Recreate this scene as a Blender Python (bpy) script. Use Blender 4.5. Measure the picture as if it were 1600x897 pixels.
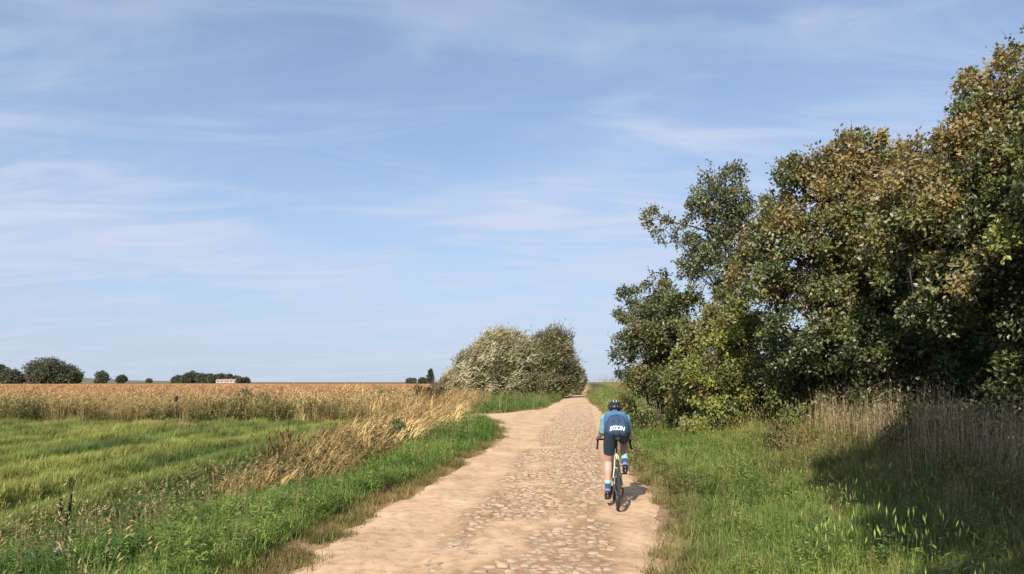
import bpy, bmesh, math, random
import numpy as np
from mathutils import Vector, Matrix
from mathutils.bvhtree import BVHTree

for o in list(bpy.data.objects):
    bpy.data.objects.remove(o, do_unlink=True)
scene = bpy.context.scene
C = scene.collection
RNG = np.random.default_rng(7)
random.seed(7)

# ------------------------------------------------------------------ camera
CAM_H = 1.7
cam_d = bpy.data.cameras.new('camera')
cam = bpy.data.objects.new('camera', cam_d)
C.objects.link(cam)
cam.location = (0, 0, CAM_H)
cam.rotation_euler = (math.radians(90), 0, 0)
cam_d.sensor_width = 36.0
cam_d.lens = 25.875
cam_d.shift_y = 0.0928
cam_d.clip_start = 0.1
cam_d.clip_end = 9000
scene.camera = cam

# ------------------------------------------------------------------ sky and sun
SUN_EL = math.radians(36)
LIGHT_XY = Vector((0.32, 0.947)).normalized()          # the way the light travels over the ground
world = bpy.data.worlds.new('World')
scene.world = world
world.use_nodes = True
wn, wl = world.node_tree.nodes, world.node_tree.links
wn.clear()
w_out = wn.new('ShaderNodeOutputWorld')
w_bg = wn.new('ShaderNodeBackground')
w_bg.inputs['Strength'].default_value = 0.105
sky = wn.new('ShaderNodeTexSky')
sky.sky_type = 'NISHITA'
sky.sun_disc = False
sky.sun_elevation = SUN_EL
sky.sun_rotation = math.atan2(-LIGHT_XY.x, -LIGHT_XY.y)
sky.altitude = 100
sky.air_density = 1.0
sky.dust_density = 0.4
sky.ozone_density = 3.4
tc = wn.new('ShaderNodeTexCoord')
sep = wn.new('ShaderNodeSeparateXYZ')
wl.new(tc.outputs['Generated'], sep.inputs[0])


def wmath(op, a, b=None, clamp=False):
    n = wn.new('ShaderNodeMath')
    n.operation = op
    n.use_clamp = clamp
    for i, v in enumerate((a, b)):
        if v is None:
            continue
        if isinstance(v, (int, float)):
            n.inputs[i].default_value = v
        else:
            wl.new(v, n.inputs[i])
    return n.outputs[0]


zc = wmath('ADD', wmath('MAXIMUM', sep.outputs['Z'], 0.0), 0.16)
cx = wmath('DIVIDE', sep.outputs['X'], zc)
cy = wmath('DIVIDE', sep.outputs['Y'], zc)
comb = wn.new('ShaderNodeCombineXYZ')
wl.new(cx, comb.inputs[0])
wl.new(cy, comb.inputs[1])


def cloud_layer(scale, rot, stretch, dist, detail, lo, hi, seed):
    mp = wn.new('ShaderNodeMapping')
    mp.inputs['Rotation'].default_value = (0, 0, rot)
    mp.inputs['Scale'].default_value = (scale * stretch, scale, 1)
    mp.inputs['Location'].default_value = (seed, seed * 0.7, seed * 0.3)
    wl.new(comb.outputs[0], mp.inputs[0])
    nz = wn.new('ShaderNodeTexNoise')
    nz.inputs['Scale'].default_value = 1.0
    nz.inputs['Detail'].default_value = detail
    nz.inputs['Roughness'].default_value = 0.55
    nz.inputs['Distortion'].default_value = dist
    wl.new(mp.outputs[0], nz.inputs['Vector'])
    mr = wn.new('ShaderNodeMapRange')
    mr.interpolation_type = 'SMOOTHSTEP'
    mr.inputs['From Min'].default_value = lo
    mr.inputs['From Max'].default_value = hi
    wl.new(nz.outputs['Fac'], mr.inputs['Value'])
    return mr.outputs['Result']


c1 = cloud_layer(1.7, 0.42, 0.5, 0.9, 10, 0.40, 0.74, 12.4)
c2 = cloud_layer(3.4, -0.25, 0.36, 1.5, 9, 0.42, 0.70, 47.7)
c3 = cloud_layer(0.55, 0.6, 0.6, 0.3, 3, 0.30, 0.66, 28.1)
veil = wmath('MULTIPLY', c3, 0.22)
cl = wmath('ADD', wmath('MULTIPLY', c1, 0.34), wmath('MULTIPLY', wmath('MULTIPLY', c2, 0.42), wmath('ADD', c3, 0.45)))
up = wmath('SUBTRACT', 1.0, wmath('MAXIMUM', sep.outputs['Z'], 0.0), clamp=True)
cl = wmath('ADD', wmath('ADD', cl, veil), 0.10, clamp=True)


def sky_mix(src, fac, col):
    m = wn.new('ShaderNodeMix')
    m.data_type = 'RGBA'
    wl.new(fac, m.inputs['Factor'])
    wl.new(src, m.inputs['A'])
    m.inputs['B'].default_value = (*col, 1)
    return m.outputs['Result']


air = sky_mix(sky.outputs['Color'], wmath('MULTIPLY', wmath('POWER', up, 3.0), 0.85), (2.35, 3.35, 5.0))
air = sky_mix(air, wmath('MULTIPLY', wmath('POWER', up, 16.0), 0.85), (3.6, 4.15, 4.75))
cmix = wn.new('ShaderNodeMix')
cmix.data_type = 'RGBA'
wl.new(cl, cmix.inputs['Factor'])
wl.new(air, cmix.inputs['A'])
cmix.inputs['B'].default_value = (4.0, 4.55, 5.7, 1)
wl.new(cmix.outputs['Result'], w_bg.inputs['Color'])
wl.new(w_bg.outputs[0], w_out.inputs['Surface'])

sun_d = bpy.data.lights.new('sun', 'SUN')
sun_d.energy = 4.6
sun_d.angle = math.radians(0.6)
sun_d.color = (1.0, 0.92, 0.80)
sun = bpy.data.objects.new('sun', sun_d)
C.objects.link(sun)
ldir = Vector((LIGHT_XY.x * math.cos(SUN_EL), LIGHT_XY.y * math.cos(SUN_EL), -math.sin(SUN_EL)))
sun.rotation_euler = ldir.to_track_quat('-Z', 'Y').to_euler()
sun.location = (-20, -40, 40)

scene.view_settings.view_transform = 'Standard'
scene.view_settings.look = 'None'
scene.view_settings.gamma = 1.0
scene.view_settings.exposure = 0.55
scene.view_settings.use_curve_mapping = False
scene.render.engine = 'CYCLES'

# ------------------------------------------------------------------ helpers


def tag(o, label=None, cat=None, group=None, kind=None):
    if label: o['label'] = label
    if cat: o['category'] = cat
    if group: o['group'] = group
    if kind: o['kind'] = kind
    return o


def empty(name, loc=(0, 0, 0), rz=0.0):
    o = bpy.data.objects.new(name, None)
    C.objects.link(o)
    o.location = loc
    o.rotation_euler = (0, 0, rz)
    o.empty_display_size = 0.1
    return o


def mesh_obj(name, verts, faces, mat, parent=None, smooth=False, colors=None):
    me = bpy.data.meshes.new(name)
    if isinstance(faces, np.ndarray):
        verts = np.asarray(verts, np.float32)
        k = faces.shape[1]
        me.vertices.add(len(verts)); me.vertices.foreach_set('co', verts.ravel())
        me.loops.add(faces.size); me.loops.foreach_set('vertex_index', faces.astype(np.int32).ravel())
        me.polygons.add(len(faces)); me.polygons.foreach_set('loop_start', np.arange(0, faces.size, k, dtype=np.int32))
        me.update(calc_edges=True)
        me.polygons.foreach_set('use_smooth', np.full(len(faces), smooth))
    else:
        me.from_pydata([tuple(v) for v in verts], [], faces)
        me.polygons.foreach_set('use_smooth', np.full(len(me.polygons), smooth))
    if colors is not None:
        a = me.color_attributes.new('tint', 'FLOAT_COLOR', 'POINT')
        c4 = np.ones((len(me.vertices), 4), dtype=np.float32)
        c4[:, :3] = colors
        a.data.foreach_set('color', c4.ravel())
    if mat is not None:
        me.materials.append(mat)
    me.update()
    o = bpy.data.objects.new(name, me)
    C.objects.link(o)
    if parent is not None:
        o.parent = parent
    return o


def sst(a, b, x):
    t = np.clip((x - a) / (b - a), 0, 1)
    return t * t * (3 - 2 * t)


def _hash(ix, iy, seed):
    h = (ix.astype(np.int64) * 374761393 + iy.astype(np.int64) * 668265263 + seed * 974634777) & 0xFFFFFFFF
    h = ((h ^ (h >> 13)) * 1274126177) & 0xFFFFFFFF
    return ((h ^ (h >> 16)) & 0xFFFF) / 65535.0


def vnoise(x, y, seed=0):
    x = np.asarray(x, float); y = np.asarray(y, float)
    ix, iy = np.floor(x), np.floor(y)
    fx, fy = x - ix, y - iy
    fx = fx * fx * (3 - 2 * fx); fy = fy * fy * (3 - 2 * fy)
    a = _hash(ix, iy, seed); b = _hash(ix + 1, iy, seed)
    c = _hash(ix, iy + 1, seed); d = _hash(ix + 1, iy + 1, seed)
    return (a + (b - a) * fx) * (1 - fy) + (c + (d - c) * fx) * fy


def fbm(x, y, seed=0, oct=4):
    s = 0; a = 0.5; t = 0
    for k in range(oct):
        s = s + a * vnoise(x * 2 ** k, y * 2 ** k, seed + k * 17); t += a; a *= 0.5
    return s / t


# ------------------------------------------------------------------ materials


class NT:
    def __init__(self, name):
        self.m = bpy.data.materials.new(name)
        self.m.use_nodes = True
        self.t = self.m.node_tree
        self.t.nodes.clear()
        self.out = self.t.nodes.new('ShaderNodeOutputMaterial')

    def n(self, ty, **kw):
        nd = self.t.nodes.new('ShaderNode' + ty)
        for k, v in kw.items():
            setattr(nd, k, v)
        return nd

    def l(self, a, b):
        self.t.links.new(a, b)

    def noise(self, scale, detail=4, rough=0.55, vec=None, dist=0.0):
        nd = self.n('TexNoise')
        nd.inputs['Scale'].default_value = scale
        nd.inputs['Detail'].default_value = detail
        nd.inputs['Roughness'].default_value = rough
        nd.inputs['Distortion'].default_value = dist
        if vec is not None:
            self.l(vec, nd.inputs['Vector'])
        return nd

    def ramp(self, fac, stops):
        r = self.n('ValToRGB')
        el = r.color_ramp.elements
        while len(el) < len(stops):
            el.new(0.5)
        for e, (p, c) in zip(el, stops):
            e.position = p
            e.color = (*c, 1) if len(c) == 3 else c
        self.l(fac, r.inputs[0])
        return r.outputs[0]

    def mix(self, fac, a, b, mode='MIX'):
        m = self.n('Mix', data_type='RGBA', blend_type=mode)
        for s, v in (('Factor', fac), ('A', a), ('B', b)):
            if isinstance(v, (int, float)):
                m.inputs[s].default_value = v
            elif isinstance(v, tuple):
                m.inputs[s].default_value = (*v, 1)
            else:
                self.l(v, m.inputs[s])
        return m.outputs['Result']


def mat_basic(name, col, rough=0.6, metal=0.0, var=0.12, scale=30.0, bump=0.0, spec=0.5):
    t = NT(name)
    p = t.n('BsdfPrincipled')
    tcn = t.n('TexCoord')
    nz = t.noise(scale, 4, 0.6, tcn.outputs['Object'])
    lo = tuple(max(0, c * (1 - var)) for c in col); hi = tuple(min(1, c * (1 + var)) for c in col)
    c = t.ramp(nz.outputs['Fac'], [(0.3, lo), (0.7, hi)])
    t.l(c, p.inputs['Base Color'])
    p.inputs['Roughness'].default_value = rough
    p.inputs['Metallic'].default_value = metal
    p.inputs['Specular IOR Level'].default_value = spec
    if bump:
        b = t.n('Bump')
        b.inputs['Strength'].default_value = bump
        b.inputs['Distance'].default_value = 0.01
        t.l(nz.outputs['Fac'], b.inputs['Height'])
        t.l(b.outputs[0], p.inputs['Normal'])
    t.l(p.outputs[0], t.out.inputs[0])
    return t.m


def mat_foliage(name, instancer=True, trans=0.3, rough=0.55, spec=0.25, hvar=0.25):
    """leaf or blade: colour comes from the tint of the plant, with a random share of its own"""
    t = NT(name)
    at = t.n('Attribute', attribute_name='tint')
    at.attribute_type = 'INSTANCER' if instancer else 'GEOMETRY'
    col = at.outputs['Color']
    tcn = t.n('TexCoord')
    nz = t.noise(9.0 if instancer else 2.5, 3, 0.6, tcn.outputs['Object'])
    mr = t.n('MapRange')
    mr.inputs['From Min'].default_value = 0.3; mr.inputs['From Max'].default_value = 0.7
    mr.inputs['To Min'].default_value = 1 - hvar; mr.inputs['To Max'].default_value = 1 + hvar
    t.l(nz.outputs['Fac'], mr.inputs['Value'])
    if instancer:
        oi = t.n('ObjectInfo')
        m2 = t.n('MapRange')
        m2.inputs['To Min'].default_value = 0.62; m2.inputs['To Max'].default_value = 1.42
        t.l(oi.outputs['Random'], m2.inputs['Value'])
        mm = t.n('Math', operation='MULTIPLY')
        t.l(mr.outputs[0], mm.inputs[0]); t.l(m2.outputs[0], mm.inputs[1])
        f = mm.outputs[0]
    else:
        f = mr.outputs[0]
    vm = t.n('VectorMath', operation='SCALE')
    t.l(col, vm.inputs[0]); t.l(f, vm.inputs['Scale'])
    p = t.n('BsdfPrincipled')
    t.l(vm.outputs[0], p.inputs['Base Color'])
    p.inputs['Roughness'].default_value = rough
    p.inputs['Specular IOR Level'].default_value = spec
    tr = t.n('BsdfTranslucent')
    t.l(vm.outputs[0], tr.inputs['Color'])
    mx = t.n('MixShader')
    mx.inputs[0].default_value = trans
    t.l(p.outputs[0], mx.inputs[1]); t.l(tr.outputs[0], mx.inputs[2])
    t.l(mx.outputs[0], t.out.inputs[0])
    return t.m


def mat_sand():
    t = NT('sandy dirt')
    tcn = t.n('TexCoord')
    big = t.noise(0.9, 5, 0.6, tcn.outputs['Object'])
    mid = t.noise(7.0, 6, 0.65, tcn.outputs['Object'])
    fine = t.noise(90.0, 4, 0.7, tcn.outputs['Object'])
    c = t.ramp(big.outputs['Fac'], [(0.3, (0.47, 0.315, 0.19)), (0.5, (0.60, 0.41, 0.255)), (0.72, (0.72, 0.515, 0.335))])
    c2 = t.ramp(mid.outputs['Fac'], [(0.33, (0.62, 0.58, 0.53)), (0.5, (1, 1, 1)), (0.7, (1.12, 1.1, 1.06))])
    c = t.mix(0.75, c, c2, 'MULTIPLY')
    c3 = t.ramp(fine.outputs['Fac'], [(0.3, (0.72, 0.7, 0.66)), (0.6, (1.05, 1.05, 1.05))])
    c = t.mix(0.6, c, c3, 'MULTIPLY')
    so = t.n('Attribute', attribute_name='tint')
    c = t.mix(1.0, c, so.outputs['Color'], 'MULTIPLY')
    p = t.n('BsdfPrincipled')
    t.l(c, p.inputs['Base Color'])
    p.inputs['Roughness'].default_value = 0.95
    p.inputs['Specular IOR Level'].default_value = 0.1
    ad = t.n('Math', operation='MULTIPLY_ADD')
    t.l(fine.outputs['Fac'], ad.inputs[0]); ad.inputs[1].default_value = 0.25
    t.l(mid.outputs['Fac'], ad.inputs[2])
    b = t.n('Bump'); b.inputs['Strength'].default_value = 0.5; b.inputs['Distance'].default_value = 0.03
    t.l(ad.outputs[0], b.inputs['Height']); t.l(b.outputs[0], p.inputs['Normal'])
    t.l(p.outputs[0], t.out.inputs[0])
    return t.m


def mat_cobble():
    t = NT('dusty sandstone cobble')
    tcn = t.n('TexCoord'); geo = t.n('NewGeometry'); oi = t.n('ObjectInfo')
    nz = t.noise(11.0, 5, 0.65, geo.outputs['Position'])
    big = t.noise(1.6, 4, 0.6, geo.outputs['Position'])
    c = t.ramp(nz.outputs['Fac'], [(0.28, (0.19, 0.145, 0.11)), (0.48, (0.345, 0.26, 0.185)), (0.72, (0.50, 0.38, 0.265))])
    g = t.ramp(big.outputs['Fac'], [(0.35, (0.80, 0.80, 0.81)), (0.65, (1.05, 1.03, 1.0))])
    c = t.mix(1.0, c, g, 'MULTIPLY')
    du = t.noise(4.2, 5, 0.7, geo.outputs['Position'])
    df = t.ramp(du.outputs['Fac'], [(0.42, (0, 0, 0)), (0.66, (0.75, 0.75, 0.75))])
    c = t.mix(df, c, (0.49, 0.345, 0.22))
    p = t.n('BsdfPrincipled')
    t.l(c, p.inputs['Base Color'])
    p.inputs['Roughness'].default_value = 0.9; p.inputs['Specular IOR Level'].default_value = 0.15
    b = t.n('Bump'); b.inputs['Strength'].default_value = 0.5; b.inputs['Distance'].default_value = 0.02
    t.l(nz.outputs['Fac'], b.inputs['Height']); t.l(b.outputs[0], p.inputs['Normal'])
    t.l(p.outputs[0], t.out.inputs[0])
    return t.m


def mat_ground():
    t = NT('soil and turf')
    at = t.n('Attribute', attribute_name='tint')
    tcn = t.n('TexCoord')
    a = t.noise(0.35, 6, 0.65, tcn.outputs['Object'])
    b_ = t.noise(6.0, 5, 0.65, tcn.outputs['Object'])
    f1 = t.ramp(a.outputs['Fac'], [(0.3, (0.72, 0.72, 0.72)), (0.7, (1.22, 1.2, 1.15))])
    f2 = t.ramp(b_.outputs['Fac'], [(0.3, (0.6, 0.6, 0.6)), (0.7, (1.25, 1.25, 1.2))])
    c = t.mix(1.0, at.outputs['Color'], f1, 'MULTIPLY')
    c = t.mix(0.8, c, f2, 'MULTIPLY')
    p = t.n('BsdfPrincipled')
    t.l(c, p.inputs['Base Color'])
    p.inputs['Roughness'].default_value = 0.95; p.inputs['Specular IOR Level'].default_value = 0.05
    b = t.n('Bump'); b.inputs['Strength'].default_value = 0.6; b.inputs['Distance'].default_value = 0.06
    t.l(b_.outputs['Fac'], b.inputs['Height']); t.l(b.outputs[0], p.inputs['Normal'])
    t.l(p.outputs[0], t.out.inputs[0])
    return t.m


def mat_bark(name, col):
    t = NT(name)
    tcn = t.n('TexCoord')
    mp = t.n('Mapping'); mp.inputs['Scale'].default_value = (14, 14, 3)
    t.l(tcn.outputs['Object'], mp.inputs[0])
    nz = t.noise(1.5, 5, 0.7, mp.outputs[0])
    c = t.ramp(nz.outputs['Fac'], [(0.3, tuple(x * 0.55 for x in col)), (0.7, tuple(x * 1.35 for x in col))])
    p = t.n('BsdfPrincipled'); t.l(c, p.inputs['Base Color']); p.inputs['Roughness'].default_value = 0.9
    b = t.n('Bump'); b.inputs['Strength'].default_value = 0.7; b.inputs['Distance'].default_value = 0.02
    t.l(nz.outputs['Fac'], b.inputs['Height']); t.l(b.outputs[0], p.inputs['Normal'])
    t.l(p.outputs[0], t.out.inputs[0])
    return t.m


M = {}
M['sand'] = mat_sand()
M['cobble'] = mat_cobble()
M['ground'] = mat_ground()
M['blade'] = mat_foliage('grass blade', True, 0.35, 0.5, 0.3)
M['straw'] = mat_foliage('dry straw', True, 0.2, 0.7, 0.2)
M['leaf'] = mat_foliage('tree leaf', False, 0.28, 0.45, 0.4, 0.2)
M['bark'] = mat_bark('grey brown bark', (0.065, 0.052, 0.038))

# ------------------------------------------------------------------ the lie of the land
ROAD_S = 0.10


def xc(y):
    return -0.75 + ROAD_S * y


_dk_y = np.array([-30, 4, 6, 8, 11, 14, 20, 26, 33, 42, 55, 70, 90, 140])
_dk_x = np.array([-8, -6.2, -5.6, -5.1, -4.5, -4.0, -3.95, -4.1, -4.5, -4.6, -4.5, -4.0, -2, 3.0])


def xd(y):
    return np.interp(y, _dk_y, _dk_x)


def edge_l(y):
    n = (fbm(np.asarray(y) * 0.7, 0 * np.asarray(y) + 3.3, 5) - 0.5) * 0.5 + (fbm(np.asarray(y) * 3.1, 0 * np.asarray(y) + 1.3, 6) - 0.5) * 0.25
    bulge = 3.7 * np.exp(-((np.asarray(y) - 36.8) / 4.0) ** 2) + 0.9 * np.exp(-((np.asarray(y) - 29) / 4.0) ** 2)
    return -1.92 - 0.15 * sst(13, 9, np.asarray(y)) - n - bulge + 0.6 * sst(42, 60, np.asarray(y))


def edge_r(y):
    n = (fbm(np.asarray(y) * 0.8, 0 * np.asarray(y) + 8.3, 15) - 0.5) * 0.45 + (fbm(np.asarray(y) * 2.7, 0 * np.asarray(y) + 4.3, 16) - 0.5) * 0.25
    return 1.60 + n + 0.45 * np.exp(-((np.asarray(y) - 11.0) / 2.0) ** 2) + 0.25 * sst(12, 30, np.asarray(y)) - 0.65 * sst(38, 60, np.asarray(y))


def height(x, y):
    x = np.asarray(x, float); y = np.asarray(y, float)
    u = x - xc(y)
    s = x - xd(y)
    z = 0.22 * sst(36, 62, y) + 0.55 * sst(110, 300, y)
    bank = 0.62 * sst(2.4, 7.2, u) * (1 - 0.7 * sst(26, 40, y)) * sst(-10, 3, y)
    z = z + bank
    z = z + 0.07 * np.exp(-((u + 2.55) / 0.38) ** 2) * (y < 60)
    ditch = -0.34 * np.exp(-(s / 0.75) ** 2) * (1 - sst(48, 70, y))
    z = z + ditch
    mead = sst(-0.4, -1.6, s) * (1 - sst(30, 36, y))
    swath = 0.14 * np.sin(x * 4.1 + 1.4 * np.sin(y * 0.13) + 2.0 * fbm(x * 0.3, y * 0.1, 61)) + 0.20 * (fbm(x * 0.9, y * 0.22, 31) - 0.5)
    rut = -0.24 * np.exp(-((x + 7.55 - 0.02 * y) / 0.20) ** 2) * sst(14.5, 12.5, y)
    z = z + mead * (-0.12 + swath + rut)
    rough = (fbm(x * 0.6, y * 0.6, 3) - 0.5) * 0.16 * sst(1.9, 3.2, np.abs(u))
    z = z + rough * (1 - sst(60, 120, y))
    return z


LEFT_BAND = 31.0                                   # the meadow ends and the weeds begin about here


def band_y(x):
    return LEFT_BAND + 2.0 * (fbm(np.asarray(x) * 0.15, 0 * np.asarray(x) + 2, 71) - 0.5) * 2


def ground_tint(x, y):
    u = x - xc(y); s = x - xd(y)
    n = fbm(x * 0.35, y * 0.35, 44)[..., None]
    soil = np.array([0.115, 0.085, 0.05]); green = np.array([0.058, 0.085, 0.024]); mead = np.array([0.16, 0.19, 0.045])
    rust = np.array([0.46, 0.22, 0.095]); straw = np.array([0.28, 0.19, 0.09]); sand = np.array([0.42, 0.28, 0.17])
    c = np.broadcast_to(green, x.shape + (3,)).copy()
    c = c * (1 - 0.35 * n) + soil * 0.35 * n
    md = (sst(-0.4, -1.2, s) * (y < 35))[..., None]
    c = c * (1 - md) + (mead * (0.75 + 0.5 * n)) * md
    fl = (sst(-0.3, -2.0, s) * sst(0, 5, y - band_y(x) - 1))[..., None]
    c = c * (1 - fl) + (rust * (0.8 + 0.4 * n)) * fl
    fr = (sst(6.0, 9.0, u) * sst(40, 60, y))[..., None]
    c = c * (1 - fr) + (rust * 0.9 * (0.8 + 0.4 * n)) * fr
    far = sst(330, 420, y)[..., None]
    c = c * (1 - far) + (np.array([0.20, 0.15, 0.07])) * far
    rd = (sst(2.35, 1.85, u) * sst(-2.65, -2.2, u))[..., None]
    c = c * (1 - rd) + sand * 0.8 * rd
    return c


def axis(fine0, fine1, step, lo, hi, g):
    a = list(np.arange(fine0, fine1 + 1e-6, step))
    d = step
    while a[-1] < hi:
        d *= g; a.append(a[-1] + d)
    d = step
    b = [a[0]]
    while b[-1] > lo:
        d *= g; b.append(b[-1] - d)
    return np.array(b[1:][::-1] + a)


gx = axis(-11, 11, 0.16, -3500, 3500, 1.11)
gy = axis(3, 32, 0.2, -60, 5000, 1.045)
GX, GY = np.meshgrid(gx, gy)
GZ = height(GX, GY)
ugrid = GX - xc(GY)
GZ = GZ - 0.05 * (sst(1.75, 1.3, ugrid) * sst(-1.9, -1.4, ugrid))      # roadbed below the dirt
gverts = np.stack([GX, GY, GZ], -1).reshape(-1, 3)
ny, nx = GX.shape
ii = (np.arange(ny - 1)[:, None] * nx + np.arange(nx - 1)[None, :]).ravel()
gfaces = np.stack([ii, ii + 1, ii + nx + 1, ii + nx], -1)
ground = mesh_obj('ground', gverts, gfaces, M['ground'], None, True, ground_tint(GX, GY).reshape(-1, 3))
tag(ground, 'flat farmland of grassy verges, mown meadow and rust brown field', 'ground', kind='structure')

# ------------------------------------------------------------------ the track


def exposed(u, y):
    """where the sand has worn off the cobbles (0..1)"""
    p = fbm(u * 1.5 + 3, y * 0.75, 91, 5)
    band = sst(-0.95, -0.50, u + 0.35 * (fbm(y * 0.8, u * 0 + 2.0, 93) - .5)) * sst(1.22, 0.95, u)
    return band * sst(0.27, 0.50, p)


def road_z(x, y):
    x = np.asarray(x, float); y = np.asarray(y, float)
    u = x - xc(y)
    L, R = edge_l(y), edge_r(y)
    inside = np.minimum(u - L, R - u)
    prof = -0.07 + 0.10 * sst(-0.05, 0.30, inside)
    crown = 0.035 * np.exp(-((u - 0.3) / 0.75) ** 2) - 0.030 * np.exp(-((u + 1.0) / 0.33) ** 2) - 0.022 * np.exp(-((u - 1.28) / 0.24) ** 2)
    k = np.minimum(1, 14.0 / np.maximum(y, 1))
    crown = crown - 0.016 * exposed(u, y) * sst(70, 45, y)
    bumps = ((fbm(x * 2.2, y * 1.6, 21) - 0.5) * 0.05 + (fbm(x * 9, y * 9, 23) - 0.5) * 0.022) * np.maximum(k, 0.4)
    return height(x, y) + prof + crown + bumps + 0.02 * sst(30, 80, y)


ry = [1.5]
while ry[-1] < 220:
    ry.append(ry[-1] + max(0.045, 0.0065 * ry[-1]))
ry = np.array(ry)
rt = np.linspace(0, 1, 92)
Lr, Rr = edge_l(ry) - 0.12, edge_r(ry) + 0.12
RU = Lr[:, None] + (Rr - Lr)[:, None] * rt[None, :]
RY = np.broadcast_to(ry[:, None], RU.shape)
RX = RU + xc(RY)
RZ = road_z(RX, RY)
rn, rm = RX.shape
jj = (np.arange(rn - 1)[:, None] * rm + np.arange(rm - 1)[None, :]).ravel()
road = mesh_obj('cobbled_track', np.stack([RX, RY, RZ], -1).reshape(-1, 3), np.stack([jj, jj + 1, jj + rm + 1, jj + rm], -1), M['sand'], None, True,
                (1 - 0.46 * exposed(RU, RY)[..., None] * np.array([0.8, 0.92, 1.0]) * sst(60, 30, RY)[..., None]).reshape(-1, 3))  # soil between bared cobbles is darkened, standing in for shadow in the gaps
tag(road, 'sandy farm track with a worn strip of half buried cobbles', 'track', kind='structure')

# cobbles: rows laid across the track, dusty and half buried


def cobble_proto(seed):
    r = random.Random(seed)
    bm = bmesh.new()
    ring = []
    N = 8
    for k in range(N):
        a = 2 * math.pi * k / N
        ca, sa = math.cos(a), math.sin(a)
        sx = math.copysign(abs(ca) ** 0.6, ca) * 0.5 * r.uniform(0.88, 1.06)
        sy = math.copysign(abs(sa) ** 0.6, sa) * 0.5 * r.uniform(0.88, 1.06)
        ring.append((sx, sy))
    lo = [bm.verts.new((x, y, -0.9)) for x, y in ring]
    mi = [bm.verts.new((x * 0.98, y * 0.98, -0.28 + r.uniform(-.1, .1))) for x, y in ring]
    hi = [bm.verts.new((x * 0.72, y * 0.72, r.uniform(-0.08, 0.06))) for x, y in ring]
    top = bm.verts.new((r.uniform(-.1, .1), r.uniform(-.1, .1), 0.07))
    for k in range(N):
        k2 = (k + 1) % N
        bm.faces.new((lo[k], lo[k2], mi[k2], mi[k])); bm.faces.new((mi[k], mi[k2], hi[k2], hi[k])); bm.faces.new((hi[k], hi[k2], top))
    me = bpy.data.meshes.new('cobble')
    bm.to_mesh(me); bm.free()
    me.materials.append(M['cobble'])
    me.polygons.foreach_set('use_smooth', [True] * len(me.polygons))
    return me


cob_meshes = [cobble_proto(s) for s in range(6)]
cob_data = []
y = 5.9
while y < 48:
    pitch = 0.092 * random.uniform(0.9, 1.14)
    u = -0.70 + random.uniform(-0.15, 0.1) - 0.12 * math.sin(y * 0.9)
    while u < 1.08 + 0.12 * math.sin(y * 0.6 + 1):
        w = random.uniform(0.085, 0.155)
        uu = u + w / 2
        yy = y + random.uniform(-0.018, 0.018) + 0.02 * math.sin(uu * 5 + y) + random.gauss(0, .012)
        x_ = uu + float(xc(yy))
        p = float(exposed(np.array([uu]), np.array([yy]))[0])
        proud = -0.014 + 0.020 * p + random.gauss(0, 0.008)
        if proud > -0.011 and random.random() > 0.05:
            cob_data.append((x_, yy, proud, w * random.uniform(.98, 1.10), pitch * random.uniform(.96, 1.10), random.uniform(-0.2, 0.2) - 0.1, random.gauss(0, .14), random.gauss(0, .14)))
        u += w
    y += pitch
cob_data.sort(key=lambda d: d[1])
cob_arr = np.array(cob_data)
cz = road_z(cob_arr[:, 0], cob_arr[:, 1])
NEAR_COB = 300
for k in range(NEAR_COB):
    d = cob_data[k]
    o = bpy.data.objects.new('cobble', cob_meshes[k % 6])
    C.objects.link(o); o.parent = road
    o.location = (d[0], d[1], cz[k] + d[2])
    o.scale = (d[3], d[4], 0.045)
    o.rotation_euler = (d[6], d[7], d[5] + (math.pi if k % 2 else 0))
pv = [np.array([v.co[:] for v in m.vertices]) for m in cob_meshes]
pf = [[tuple(p.vertices) for p in m.polygons] for m in cob_meshes]
cv, cf = [], []
base = 0
for k in range(NEAR_COB, len(cob_data)):
    d = cob_data[k]
    v = pv[k % 6] * np.array([d[3], d[4], 0.045])
    ca, sa = math.cos(d[5]), math.sin(d[5])
    v = np.stack([v[:, 0] * ca - v[:, 1] * sa, v[:, 0] * sa + v[:, 1] * ca, v[:, 2] + v[:, 0] * d[6] + v[:, 1] * d[7]], -1)
    cv.append(v + np.array([d[0], d[1], cz[k] + d[2]]))
    cf += [tuple(i + base for i in f) for f in pf[k % 6]]
    base += len(v)
far_cob = mesh_obj('cobble_paving', np.concatenate(cv), cf, M['cobble'], road, True)
tag(far_cob, kind='stuff')

# loose stones along the edges of the track
st_v, st_f, base = [], [], 0
for k in range(900):
    yy = 5.5 + 26 * random.random() ** 1.7
    side = random.random()
    uu = random.gauss(-1.65, 0.3) if side < 0.45 else (random.gauss(1.45, 0.15) if side < 0.75 else random.uniform(-1.5, 1.5))
    x_ = uu + xc(yy)
    s = random.uniform(0.008, 0.026)
    v = pv[k % 6] * np.array([s * 1.3, s, s * 0.6])
    a = random.uniform(0, 6.28)
    v = np.stack([v[:, 0] * math.cos(a) - v[:, 1] * math.sin(a), v[:, 0] * math.sin(a) + v[:, 1] * math.cos(a), v[:, 2]], -1)
    zz = float(max(road_z(x_, yy), height(x_, yy)))
    st_v.append(v + np.array([x_, yy, zz + s * 0.25]))
    st_f += [tuple(i + base for i in f) for f in pf[k % 6]]; base += len(v)
pebbles = mesh_obj('pebbles', np.concatenate(st_v), st_f, M['cobble'], None, True)
tag(pebbles, 'loose pebbles scattered over the sandy track', 'pebbles', kind='stuff')

# ------------------------------------------------------------------ grass and weeds


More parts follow.
